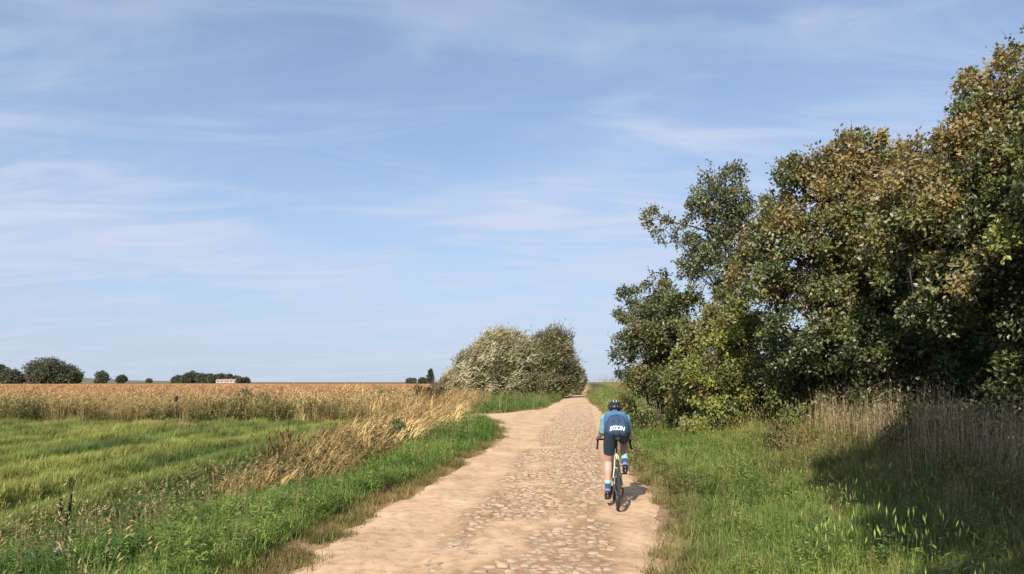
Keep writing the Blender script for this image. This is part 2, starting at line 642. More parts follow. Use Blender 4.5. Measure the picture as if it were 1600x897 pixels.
class MB:
    def __init__(self):
        self.v = []; self.f = []

    def blade(self, p, az, h, w, bend, droop=0.0, segs=3, twist=None):
        """a tapering blade that leans the way of az"""
        b = len(self.v)
        ca, sa = math.cos(az), math.sin(az)
        ta = az + math.pi / 2 if twist is None else twist
        wx, wy = math.cos(ta) * w / 2, math.sin(ta) * w / 2
        ang = bend * 0.25
        x, y, z = p
        sl = h / segs
        for k in range(segs + 1):
            t = k / segs
            ww = 1 - t ** 1.6
            if k < segs:
                self.v.append((x - wx * ww, y - wy * ww, z)); self.v.append((x + wx * ww, y + wy * ww, z))
            else:
                self.v.append((x, y, z))
            ang_k = ang + (bend + droop * t) * t
            x += math.sin(ang_k) * ca * sl; y += math.sin(ang_k) * sa * sl; z += math.cos(ang_k) * sl
        for k in range(segs - 1):
            i = b + 2 * k
            self.f.append((i, i + 1, i + 3, i + 2))
        i = b + 2 * (segs - 1)
        self.f.append((i, i + 1, i + 2))
        return (x, y, z)

    def leaf(self, p, d, n, l, w):
        b = len(self.v)
        d = Vector(d).normalized(); n = Vector(n)
        s = d.cross(n)
        if s.length < 1e-4: s = d.cross(Vector((1, 0.3, 0)))
        s.normalize(); n = s.cross(d)
        p = Vector(p)
        for q in (p, p + d * l * .45 + s * w / 2 + n * w * .15, p + d * l, p + d * l * .45 - s * w / 2 + n * w * .15):
            self.v.append(tuple(q))
        self.f += [(b, b + 1, b + 2), (b, b + 2, b + 3)]

    def proto(self, name, mat, coll):
        me = bpy.data.meshes.new(name)
        me.from_pydata(self.v, [], self.f)
        me.materials.append(mat)
        o = bpy.data.objects.new(name, me)
        coll.objects.link(o)
        return o


U = random.uniform


def proto_set(name, n, fn, mat):
    coll = bpy.data.collections.new(name)
    for k in range(n):
        mb = MB(); fn(mb)
        mb.proto('%s_%02d' % (name, k), mat, coll)
    return coll


def disc(r):
    a = U(0, 6.283); q = r * math.sqrt(random.random())
    return q * math.cos(a), q * math.sin(a)


def f_green(mb):
    for _ in range(42):
        x, y = disc(0.13)
        mb.blade((x, y, -0.02), U(0, 6.28), U(0.10, 0.27), U(0.006, 0.012), U(0.4, 1.7), U(0, 0.9))


def f_short(mb):
    for _ in range(40):
        x, y = disc(0.13)
        mb.blade((x, y, -0.015), U(0, 6.28), U(0.05, 0.13), U(0.004, 0.008), U(0.3, 1.5), U(0, 0.6), 2)


def f_lay(mb):
    for _ in range(40):
        x, y = disc(0.16)
        mb.blade((x, y, -0.02), random.gauss(1.2, 0.7), U(0.10, 0.24), U(0.005, 0.009), U(0.7, 1.5), U(0.0, 0.6))


def f_tall(mb):
    for _ in range(34):
        x, y = disc(0.15)
        mb.blade((x, y, -0.02), U(0, 6.28), U(0.20, 0.42), U(0.006, 0.011), U(0.4, 1.5), U(0.3, 1.3), 4)
    for _ in range(3):
        x, y = disc(0.12)
        t = mb.blade((x, y, 0), U(0, 6.28), U(0.4, 0.6), 0.004, U(0.05, 0.3), 0.2)
        mb.leaf(t, (U(-.3, .3), U(-.3, .3), -1), (1, 0, 0), 0.09, 0.014)


def f_dry(mb):
    for _ in range(20):
        x, y = disc(0.15)
        mb.blade((x, y, -0.02), U(0, 6.28), U(0.15, 0.45), U(0.005, 0.009), U(0.3, 1.4), U(0.2, 1.2), 4)
    for _ in range(9):
        x, y = disc(0.12)
        az = random.gauss(0.2, 0.9)
        t = mb.blade((x, y, -0.02), az, U(0.4, 0.75), 0.006, U(0.1, 0.5), 0.3, 4)
        for k in range(3):
            mb.leaf((t[0], t[1], t[2] - 0.03 * k), (math.cos(az) * .6 + U(-.4, .4), math.sin(az) * .6 + U(-.4, .4), U(-.2, .8)), (0, U(-1, 1), 1), U(0.05, 0.09), 0.014)


def f_stalk(mb):
    for _ in range(9):
        x, y = disc(0.22)
        az = U(0, 6.28)
        h = U(0.55, 1.15)
        t = mb.blade((x, y, -0.03), az, h, U(0.007, 0.012), U(0.02, 0.30), U(-0.1, 0.3), 4)
        for k in range(random.randint(1, 4)):
            q = U(0.35, 0.9)
            a2 = U(0, 6.28)
            mb.leaf((x + (t[0] - x) * q, y + (t[1] - y) * q, t[2] * q), (math.cos(a2), math.sin(a2), U(0.1, 1.2)), (0, 0, 1), U(0.06, 0.16), U(.008, .02))
    for _ in range(10):
        x, y = disc(0.22)
        mb.blade((x, y, -0.03), U(0, 6.28), U(0.2, 0.55), U(0.006, 0.010), U(0.3, 1.5), U(0.2, 1.2), 4)


def f_reed(mb):
    """dead reed blown over to +x, long leaves trailing from every stem"""
    for _ in range(9):
        x, y = disc(0.22)
        az = random.gauss(0.0, 0.35)
        h = U(0.75, 1.25)
        t = mb.blade((x, y, -0.03), az, h, 0.012, U(0.6, 1.45), U(0.1, 0.5), 5)
        for k in range(6):
            q = U(0.3, 0.98)
            qq = q ** 1.5
            p = (x + (t[0] - x) * qq, y + (t[1] - y) * qq, t[2] * (q + 0.25 * q * (1 - q)))
            mb.blade(p, random.gauss(0.0, 0.35), U(0.35, 0.75), U(0.018, 0.034), U(1.0, 1.6), U(0.3, 0.9), 4, twist=U(0, 3.14))


def f_weed(mb):
    for _ in range(6):
        x, y = disc(0.16)
        az = U(0, 6.28)
        h = U(0.18, 0.5)
        t = mb.blade((x, y, -0.02), az, h, 0.008, U(0.1, 0.5), 0.2, 3)
        for k in range(9):
            q = U(0.1, 1.0)
            a2 = U(0, 6.28)
            mb.leaf((x + (t[0] - x) * q, y + (t[1] - y) * q, t[2] * q), (math.cos(a2), math.sin(a2), U(-0.2, 0.7)), (0, 0, 1), U(0.05, 0.11), U(0.025, 0.05))


def f_crop(mb):
    for _ in range(5):
        x, y = disc(0.2)
        h = U(0.5, 0.85)
        t = mb.blade((x, y, -0.02), random.gauss(0, 1.0), h, 0.014, U(0.05, 0.4), 0.2, 3)
        for k in range(10):
            q = U(0.25, 1.02)
            a2 = U(0, 6.28)
            mb.leaf((x + (t[0] - x) * q, y + (t[1] - y) * q, t[2] * q), (math.cos(a2), math.sin(a2), U(-0.7, 0.8)), (0, 0, 1), U(0.09, 0.2), U(0.035, 0.07))


P = {k: proto_set(k, n, f, M[m]) for k, n, f, m in (
    ('green_tuft', 5, f_green, 'blade'), ('short_tuft', 4, f_short, 'blade'), ('lying_tuft', 5, f_lay, 'blade'), ('tall_tuft', 5, f_tall, 'blade'),
    ('dry_tuft', 5, f_dry, 'straw'), ('stalk_tuft', 6, f_stalk, 'straw'), ('reed_tuft', 6, f_reed, 'straw'), ('weed_tuft', 5, f_weed, 'blade'),
    ('crop_tuft', 5, f_crop, 'straw'))}
_ng = {}


def scatter_group(coll):
    if coll.name in _ng:
        return _ng[coll.name]
    ng = bpy.data.node_groups.new('scatter ' + coll.name, 'GeometryNodeTree')
    ng.interface.new_socket('Geometry', in_out='INPUT', socket_type='NodeSocketGeometry')
    ng.interface.new_socket('Geometry', in_out='OUTPUT', socket_type='NodeSocketGeometry')
    N, L = ng.nodes, ng.links
    gi, go = N.new('NodeGroupInput'), N.new('NodeGroupOutput')
    ip = N.new('GeometryNodeInstanceOnPoints')
    ci = N.new('GeometryNodeCollectionInfo')
    ci.inputs['Collection'].default_value = coll
    ci.inputs['Separate Children'].default_value = True
    ci.inputs['Reset Children'].default_value = True

    def attr(name, ty):
        a = N.new('GeometryNodeInputNamedAttribute'); a.data_type = ty
        a.inputs['Name'].default_value = name
        return a.outputs['Attribute']
    e2r = N.new('FunctionNodeEulerToRotation')
    L.new(attr('rot', 'FLOAT_VECTOR'), e2r.inputs[0])
    L.new(gi.outputs[0], ip.inputs['Points'])
    L.new(ci.outputs[0], ip.inputs['Instance'])
    ip.inputs['Pick Instance'].default_value = True
    L.new(attr('idx', 'INT'), ip.inputs['Instance Index'])
    L.new(e2r.outputs[0], ip.inputs['Rotation'])
    L.new(attr('scl', 'FLOAT_VECTOR'), ip.inputs['Scale'])
    L.new(ip.outputs[0], go.inputs[0])
    _ng[coll.name] = ng
    return ng


def scatter(name, proto, xy, scl, tint, rot=None, z=None, label=None, cat=None, sz=None):
    n = len(xy)
    coll = P[proto]
    if z is None:
        z = height(xy[:, 0], xy[:, 1])
    me = bpy.data.meshes.new(name)
    me.from_pydata(np.column_stack([xy, z]).tolist(), [], [])
    if rot is None:
        rot = np.column_stack([RNG.normal(0, 0.08, n), RNG.normal(0, 0.08, n), RNG.uniform(0, 6.283, n)])
    s3 = np.column_stack([scl, scl, scl if sz is None else sz])
    me.attributes.new('rot', 'FLOAT_VECTOR', 'POINT').data.foreach_set('vector', rot.astype(np.float32).ravel())
    me.attributes.new('scl', 'FLOAT_VECTOR', 'POINT').data.foreach_set('vector', s3.astype(np.float32).ravel())
    me.attributes.new('idx', 'INT', 'POINT').data.foreach_set('value', RNG.integers(0, len(coll.objects), n).astype(np.int32))
    c4 = np.ones((n, 4), np.float32); c4[:, :3] = tint
    me.attributes.new('tint', 'FLOAT_COLOR', 'POINT').data.foreach_set('color', c4.ravel())
    me.materials.append(list(coll.objects)[0].data.materials[0])
    o = bpy.data.objects.new(name, me)
    C.objects.link(o)
    md = o.modifiers.new('scatter', 'NODES')
    md.node_group = scatter_group(coll)
    tag(o, label, cat, kind='stuff')
    return o


BANDS = [(4.2, 9, 1.0, 95), (9, 14, 1.1, 62), (14, 22, 1.3, 36), (22, 34, 1.65, 19), (34, 60, 2.3, 7.5), (60, 110, 3.4, 2.6)]


def sample(y0=4.2, y1=110, xlo=-1e9, xhi=1e9, dens=1.0):
    P_, S_ = [], []
    for a, b, s, d in BANDS:
        a2, b2 = max(a, y0), min(b, y1)
        if a2 >= b2: continue
        lo = max(-(0.72 * b2 + 3.5), xlo); hi = min(0.72 * b2 + 3.5, xhi)
        if hi <= lo: continue
        n = int((hi - lo) * (b2 - a2) * d * dens)
        x = RNG.uniform(lo, hi, n); y = RNG.uniform(a2, b2, n)
        k = np.abs(x) < 0.72 * y + 3.5
        P_.append(np.column_stack([x[k], y[k]])); S_.append(np.full(k.sum(), s))
    return np.concatenate(P_), np.concatenate(S_)


def jit(n, lo, hi):
    return RNG.uniform(lo, hi, n)


def lerp3(a, b, t):
    a, b = np.array(a), np.array(b)
    return a[None, :] * (1 - t[:, None]) + b[None, :] * t[:, None]


# -- left verge, lush
xy, s = sample(4.2, 110, -6, 12)
x, y = xy.T
u = x - xc(y); sd = x - xd(y)
eL = edge_l(y)
k = (u < eL - 0.24) & (sd > 0.25 + 0.3 * (fbm(x, y, 12) - .5))
xy, s, x, y, u, sd = xy[k], s[k], x[k], y[k], u[k], sd[k]
n_ = fbm(x * 0.5, y * 0.5, 51); n2 = fbm(x * 1.6, y * 1.6, 52)
t = np.clip((n_ - 0.35) * 2.2, 0, 1)
tint = lerp3((0.120, 0.20, 0.036), (0.25, 0.32, 0.070), t)
far = sst(30, 60, y); tint = tint * (1 - 0.35 * far[:, None]) + np.array([0.12, 0.14, 0.04]) * 0.35 * far[:, None]
pick = RNG.random(len(x))
drym = (pick < 0.04 + 0.18 * sst(0.9, 0.3, sd)) & (y < 60)
weedm = (~drym) & (pick > 0.97 - 0.35 * sst(0.5, 0.66, fbm(x * 0.9 + 5, y * 0.9, 59))) & (y < 30)
g = ~(drym | weedm)
scatter('verge_grass', 'green_tuft', xy[g], s[g] * jit(g.sum(), 0.75, 1.25) * (0.8 + 0.5 * n2[g]), tint[g], label='lush green grass on the verge left of the track', cat='grass')
scatter('verge_weeds', 'weed_tuft', xy[weedm], s[weedm] * jit(weedm.sum(), 0.5, 0.85), tint[weedm] * 0.95, label='low broad leaved weeds among the lush left verge grass', cat='weeds')
scatter('verge_straw', 'dry_tuft', xy[drym], s[drym] * jit(drym.sum(), 0.5, 0.9), lerp3((0.26, 0.2, 0.08), (0.36, 0.29, 0.14), jit(drym.sum(), 0, 1)), label='dry straw blades mixed into the left verge grass', cat='dry grass')

# -- dry fringe along the left edge of the track
xy, s = sample(4.2, 45, -6, 6, 1.6)
x, y = xy.T
u = x - xc(y); dl = edge_l(y) - u
k = (dl > -0.30) & (dl < 0.42) & (fbm(x * 3, y * 1.2, 77) > 0.36 + 0.9 * np.clip(-dl, 0, 1) ** 1.0)
xy, s, x, y, dl = xy[k], s[k], x[k], y[k], dl[k]
t = np.clip(fbm(x * 1.3, y * 1.3, 78) * 1.6 - 0.3, 0, 1)
scatter('track_edge_grass', 'short_tuft', xy, s * jit(len(x), 0.7, 1.3), lerp3((0.30, 0.22, 0.09), (0.13, 0.15, 0.035), t), label='short straw coloured grass fringing the left edge of the track', cat='grass')

# -- right verge
xy, s = sample(4.2, 110, -1, 60)
x, y = xy.T
u = x - xc(y); er = edge_r(y)
k = (u > er + 0.02 - 0.25 * (fbm(x * 2.5, y * 2.5, 177) > 0.6)) & (u < 9.0) & ~((y > 24) & (u > 6.5))
xy, s, x, y, u = xy[k], s[k], x[k], y[k], u[k]
du = u - edge_r(y)
n_ = fbm(x * 0.55, y * 0.55, 151); n2 = fbm(x * 0.25 + 9, y * 0.25, 153)
t = np.clip((n_ - 0.3) * 2.2, 0, 1)
tint = lerp3((0.125, 0.215, 0.040), (0.30, 0.345, 0.088), t)
dryf = sst(3.4, 5.6, u + 2.4 * (n2 - 0.5)) * 0.7
brown = np.array([0.21, 0.15, 0.062])
tint = tint * (1 - dryf[:, None] * 0.7) + brown * dryf[:, None] * 0.7
edge = sst(0.55 + 0.5 * np.exp(-((y - 11.5) / 2.0) ** 2), 0.0, du)
tint = tint * (1 - 0.65 * edge[:, None]) + np.array([0.25, 0.19, 0.08]) * 0.65 * edge[:, None]
pick = RNG.random(len(x))
dry = pick < 0.05 + 0.28 * dryf
short = (~dry) & (pick < 0.05 + 0.28 * dryf + 0.6 * edge)
weed = (~dry) & (~short) & (pick > 0.97 - 0.3 * sst(0.52, 0.66, fbm(x * 0.8 + 5, y * 0.8, 159))) & (y < 24)
tall = (~dry) & (~short) & (~weed) & (RNG.random(len(x)) < sst(0.5, 2.0, du) * 0.32)
g = ~(dry | short | weed | tall)
scatter('verge_grass', 'green_tuft', xy[g], s[g] * jit(g.sum(), 0.7, 1.1), tint[g], label='yellow green grass on the verge right of the track', cat='grass')
scatter('tall_grass', 'tall_tuft', xy[tall], s[tall] * jit(tall.sum(), 0.55, 0.95), tint[tall], label='taller arching grass between the right verge and the trees', cat='grass')
scatter('track_edge_grass', 'short_tuft', xy[short], s[short] * jit(short.sum(), 0.7, 1.3), tint[short], label='short worn grass fringing the right edge of the track', cat='grass')
scatter('verge_weeds', 'weed_tuft', xy[weed], s[weed] * jit(weed.sum(), 0.4, 0.8), tint[weed] * 0.9, label='low broad leaved weeds among the right verge grass', cat='weeds')
scatter('bank_straw', 'dry_tuft', xy[dry], s[dry] * jit(dry.sum(), 0.4, 0.65), lerp3((0.20, 0.145, 0.06), (0.36, 0.28, 0.13), jit(dry.sum(), 0, 1)), label='brown dry grass on the bank below the right hand trees', cat='dry grass')

# -- dead stalks at the foot of the trees
n = 170
yy = RNG.uniform(8.5, 19.5, n)
uu = 6.25 + 0.05 * (yy - 12) + RNG.normal(0, 0.33, n)
xy = np.column_stack([uu + xc(yy), yy])
redm = np.exp(-(((xy[:, 0] - 8.1) / 0.5) ** 2 + ((xy[:, 1] - 13.4) / 1.0) ** 2))
tint = lerp3((0.27, 0.20, 0.115), (0.52, 0.41, 0.245), jit(n, 0, 1)) * (1 - redm[:, None]) + np.array([0.30, 0.10, 0.06]) * redm[:, None]
scatter('dead_stalks', 'stalk_tuft', xy, jit(n, 0.75, 1.15), tint, label='grey dead weed stalks standing at the foot of the trees', cat='dead stalks')

# -- meadow
xy, s = sample(4.2, 33.5, -30, -3, 1.1)
x, y = xy.T
sd = x - xd(y)
k = (sd < -0.45) & (y < band_y(x) + 1) & ~((np.abs(x + 7.55 - 0.02 * y) < 0.17) & (y < 13.5) & (RNG.random(len(x)) < .8))
xy, s, x, y, sd = xy[k], s[k], x[k], y[k], sd[k]
sw = np.sin(x * 4.1 + 1.4 * np.sin(y * 0.13) + 2.0 * fbm(x * 0.3, y * 0.1, 61))
n_ = fbm(x * 0.9, y * 0.16, 33)
t = np.clip(0.5 + 0.30 * sw + 2.6 * (n_ - 0.5), 0, 1)
tint = lerp3((0.075, 0.125, 0.024), (0.30, 0.31, 0.070), t)
lush = sst(-2.6, -0.7, sd)
tint = tint * (1 - 0.6 * lush[:, None]) + np.array([0.085, 0.15, 0.03]) * 0.6 * lush[:, None]
tanp = sst(0.60, 0.74, fbm(x * 0.22 + 4, y * 0.3, 35)) * sst(16, 22, y)
tint = tint * (1 - 0.7 * tanp[:, None]) + np.array([0.36, 0.26, 0.11]) * 0.7 * tanp[:, None]
pick = RNG.random(len(x))
gm = (pick < 0.12 + 0.6 * lush)
lm = ~gm
rot = np.column_stack([RNG.normal(0, 0.1, lm.sum()), RNG.normal(0, 0.1, lm.sum()), RNG.normal(0, 0.6, lm.sum())])
scatter('meadow_grass', 'lying_tuft', xy[lm], s[lm] * jit(lm.sum(), 0.7, 1.15), tint[lm], rot, label='mown yellow green meadow grass lying in swathes', cat='grass')
scatter('ditch_grass', 'green_tuft', xy[gm], s[gm] * jit(gm.sum(), 0.7, 1.1), tint[gm], label='upright green grass along the meadow side of the ditch', cat='grass')

# -- brown weeds along the near ditch
xy, s = sample(4.2, 14.5, -12, -2.5, 0.42)
x, y = xy.T
sd = x - xd(y)
k = np.abs(sd - 0.1) < 0.75 * RNG.random(len(x)) ** 0.6
xy, s, x, y = xy[k], s[k], x[k], y[k]
dm = RNG.random(len(x)) < 0.6
scatter('ditch_straw', 'dry_tuft', xy[dm], s[dm] * jit(dm.sum(), 0.5, 0.85), lerp3((0.20, 0.135, 0.065), (0.50, 0.38, 0.19), jit(dm.sum(), 0, 1) ** 1.4), label='tangled brown straw in the ditch beside the meadow', cat='dry grass')
wm = ~dm
scatter('ditch_weeds', 'weed_tuft', xy[wm], s[wm] * jit(wm.sum(), 0.5, 0.9), lerp3((0.08, 0.12, 0.03), (0.17, 0.15, 0.05), jit(wm.sum(), 0, 1)), label='dull green weeds among the straw in the ditch', cat='weeds')

# -- reeds
n = 1150
yy = 11.8 + 44 * RNG.random(n) ** 1.35
wid = 0.42 + 0.022 * (yy - 12)
xx = xd(yy) + 0.05 + RNG.normal(0, 0.75, n) * wid
xy = np.column_stack([xx, yy])
t = np.clip(jit(n, 0, 1) * 0.7 + 1.2 * (fbm(xx * 0.8, yy * 0.5, 88) - .35), 0, 1)
tint = lerp3((0.22, 0.14, 0.055), (0.66, 0.47, 0.215), t)
rot = np.column_stack([RNG.normal(0, 0.2, n), RNG.normal(0.1, 0.25, n), RNG.normal(-0.3, 0.75, n)])
sc = jit(n, 0.40, 0.88) * (1 + 0.008 * (yy - 12))
sc = sc * (0.72 + 0.28 * sst(11.5, 16, yy))
scatter('dead_reeds', 'reed_tuft', xy, sc, tint, rot, label='windblown band of dead tan reeds along the ditch', cat='reeds')

n = 520
yy = 11.8 + 40 * RNG.random(n) ** 1.35
xx = xd(yy) + RNG.normal(0.1, 0.6, n) * (0.5 + 0.02 * (yy - 12))
scatter('reed_weeds', 'weed_tuft', np.column_stack([xx, yy]), jit(n, 0.8, 1.7), lerp3((0.07, 0.095, 0.028), (0.20, 0.19, 0.06), jit(n, 0, 1)), label='dull green weeds growing up through the dead reeds', cat='weeds')

# -- weeds at the far end of the meadow
n = 3600
xx = RNG.uniform(-36, -4.5, n)
yy = band_y(xx) + RNG.gamma(2.0, 1.7, n) - 0.6
k = xx < xd(yy) - 0.2
xx, yy = xx[k], yy[k]
n = len(xx)
xy = np.column_stack([xx, yy])
n_ = fbm(xx * 0.35, yy * 0.35, 97)
grn = (RNG.random(n) < np.clip(0.25 + 2.2 * (n_ - 0.45), 0.05, 0.8))
tdry = lerp3((0.32, 0.225, 0.09), (0.62, 0.47, 0.22), jit(n, 0, 1))
tgrn = lerp3((0.11, 0.12, 0.04), (0.27, 0.25, 0.085), jit(n, 0, 1))
a_ = ~grn
rot = np.column_stack([RNG.normal(0, 0.12, n), RNG.normal(0, 0.12, n), RNG.normal(0, 0.8, n)])
scatter('field_margin_straw', 'dry_tuft', xy[a_], jit(a_.sum(), 1.2, 1.9), tdry[a_], rot[a_], label='tall straw yellow grass where meadow meets rust field', cat='dry grass')
scatter('field_margin_weeds', 'weed_tuft', xy[grn], jit(grn.sum(), 1.3, 2.2), tgrn[grn], label='dull green weeds where meadow meets rust field', cat='weeds')

# -- rust field
n = 16000
yy = 36 + 120 * RNG.random(n) ** 1.5
xx = RNG.uniform(-1, 0.05, n) * (0.74 * yy + 4)
k = (xx < xd(yy) - 1.0) & (yy > band_y(xx) + 2.5)
xx, yy = xx[k], yy[k]
n = len(xx)
t = np.clip(jit(n, 0, 1) * 0.6 + (fbm(xx * 0.08, yy * 0.2, 101) - 0.3), 0, 1)
tint = lerp3((0.40, 0.20, 0.095), (0.70, 0.46, 0.245), t)
scatter('field_crop', 'crop_tuft', np.column_stack([xx, yy]), jit(n, 0.7, 1.1) * (1 + 0.012 * (yy - 36)), tint, sz=jit(n, 0.65, 1.0), label='withered rust brown crop filling the field', cat='crop')
n = 1400
yy = RNG.uniform(42, 110, n); xx = xc(yy) + RNG.uniform(5.5, 12, n)
scatter('field_crop', 'crop_tuft', np.column_stack([xx, yy]), jit(n, 1.0, 1.6), lerp3((0.34, 0.16, 0.06), (0.56, 0.34, 0.15), jit(n, 0, 1)), sz=jit(n, 0.7, 1.1), label='withered rust brown crop beyond the track on the tree side', cat='crop')

# ------------------------------------------------------------------ trees


def tube(path, radii, sides=6):
    path = [Vector(p) for p in path]
    V, F = [], []
    for i, p in enumerate(path):
        d = (path[min(i + 1, len(path) - 1)] - path[max(i - 1, 0)]).normalized()
        a = d.cross(Vector((0.31, 0.95, 0.07)));
        if a.length < 0.1: a = d.cross(Vector((1, 0, 0)))
        a.normalize(); b = d.cross(a)
        for k in range(sides):
            an = 2 * math.pi * k / sides
            V.append(p + (a * math.cos(an) + b * math.sin(an)) * radii[i])
    for i in range(len(path) - 1):
        for k in range(sides):
            k2 = (k + 1) % sides
            F.append((i * sides + k, i * sides + k2, (i + 1) * sides + k2, (i + 1) * sides + k))
    F.append(tuple(range(sides))[::-1]); F.append(tuple((len(path) - 1) * sides + k for k in range(sides)))
    return V, F


def merge(parts):
    V, F = [], []
    for v, f in parts:
        b = len(V)
        V += list(v); F += [tuple(i + b for i in q) for q in f]
    return V, F


def unit(n):
    v = RNG.normal(size=(n, 3))
    return v / np.linalg.norm(v, axis=1, keepdims=True)


def leaf_mesh(pos, dirv, nrm, ln, wd):
    """folded four cornered leaves; returns verts, tris"""
    dirv = dirv / np.linalg.norm(dirv, axis=1, keepdims=True)
    sv = np.cross(dirv, nrm); sv /= np.linalg.norm(sv, axis=1, keepdims=True) + 1e-9
    nv = np.cross(sv, dirv)
    l = ln[:, None]; w = wd[:, None]
    a = pos
    b = pos + dirv * l * 0.45 + sv * w * 0.5 + nv * w * 0.16
    c = pos + dirv * l
    d = pos + dirv * l * 0.45 - sv * w * 0.5 + nv * w * 0.16
    V = np.stack([a, b, c, d], 1).reshape(-1, 3)
    i = np.arange(len(pos)) * 4
    F = np.concatenate([np.stack([i, i + 1, i + 2], 1), np.stack([i, i + 2, i + 3], 1)])
    return V, F


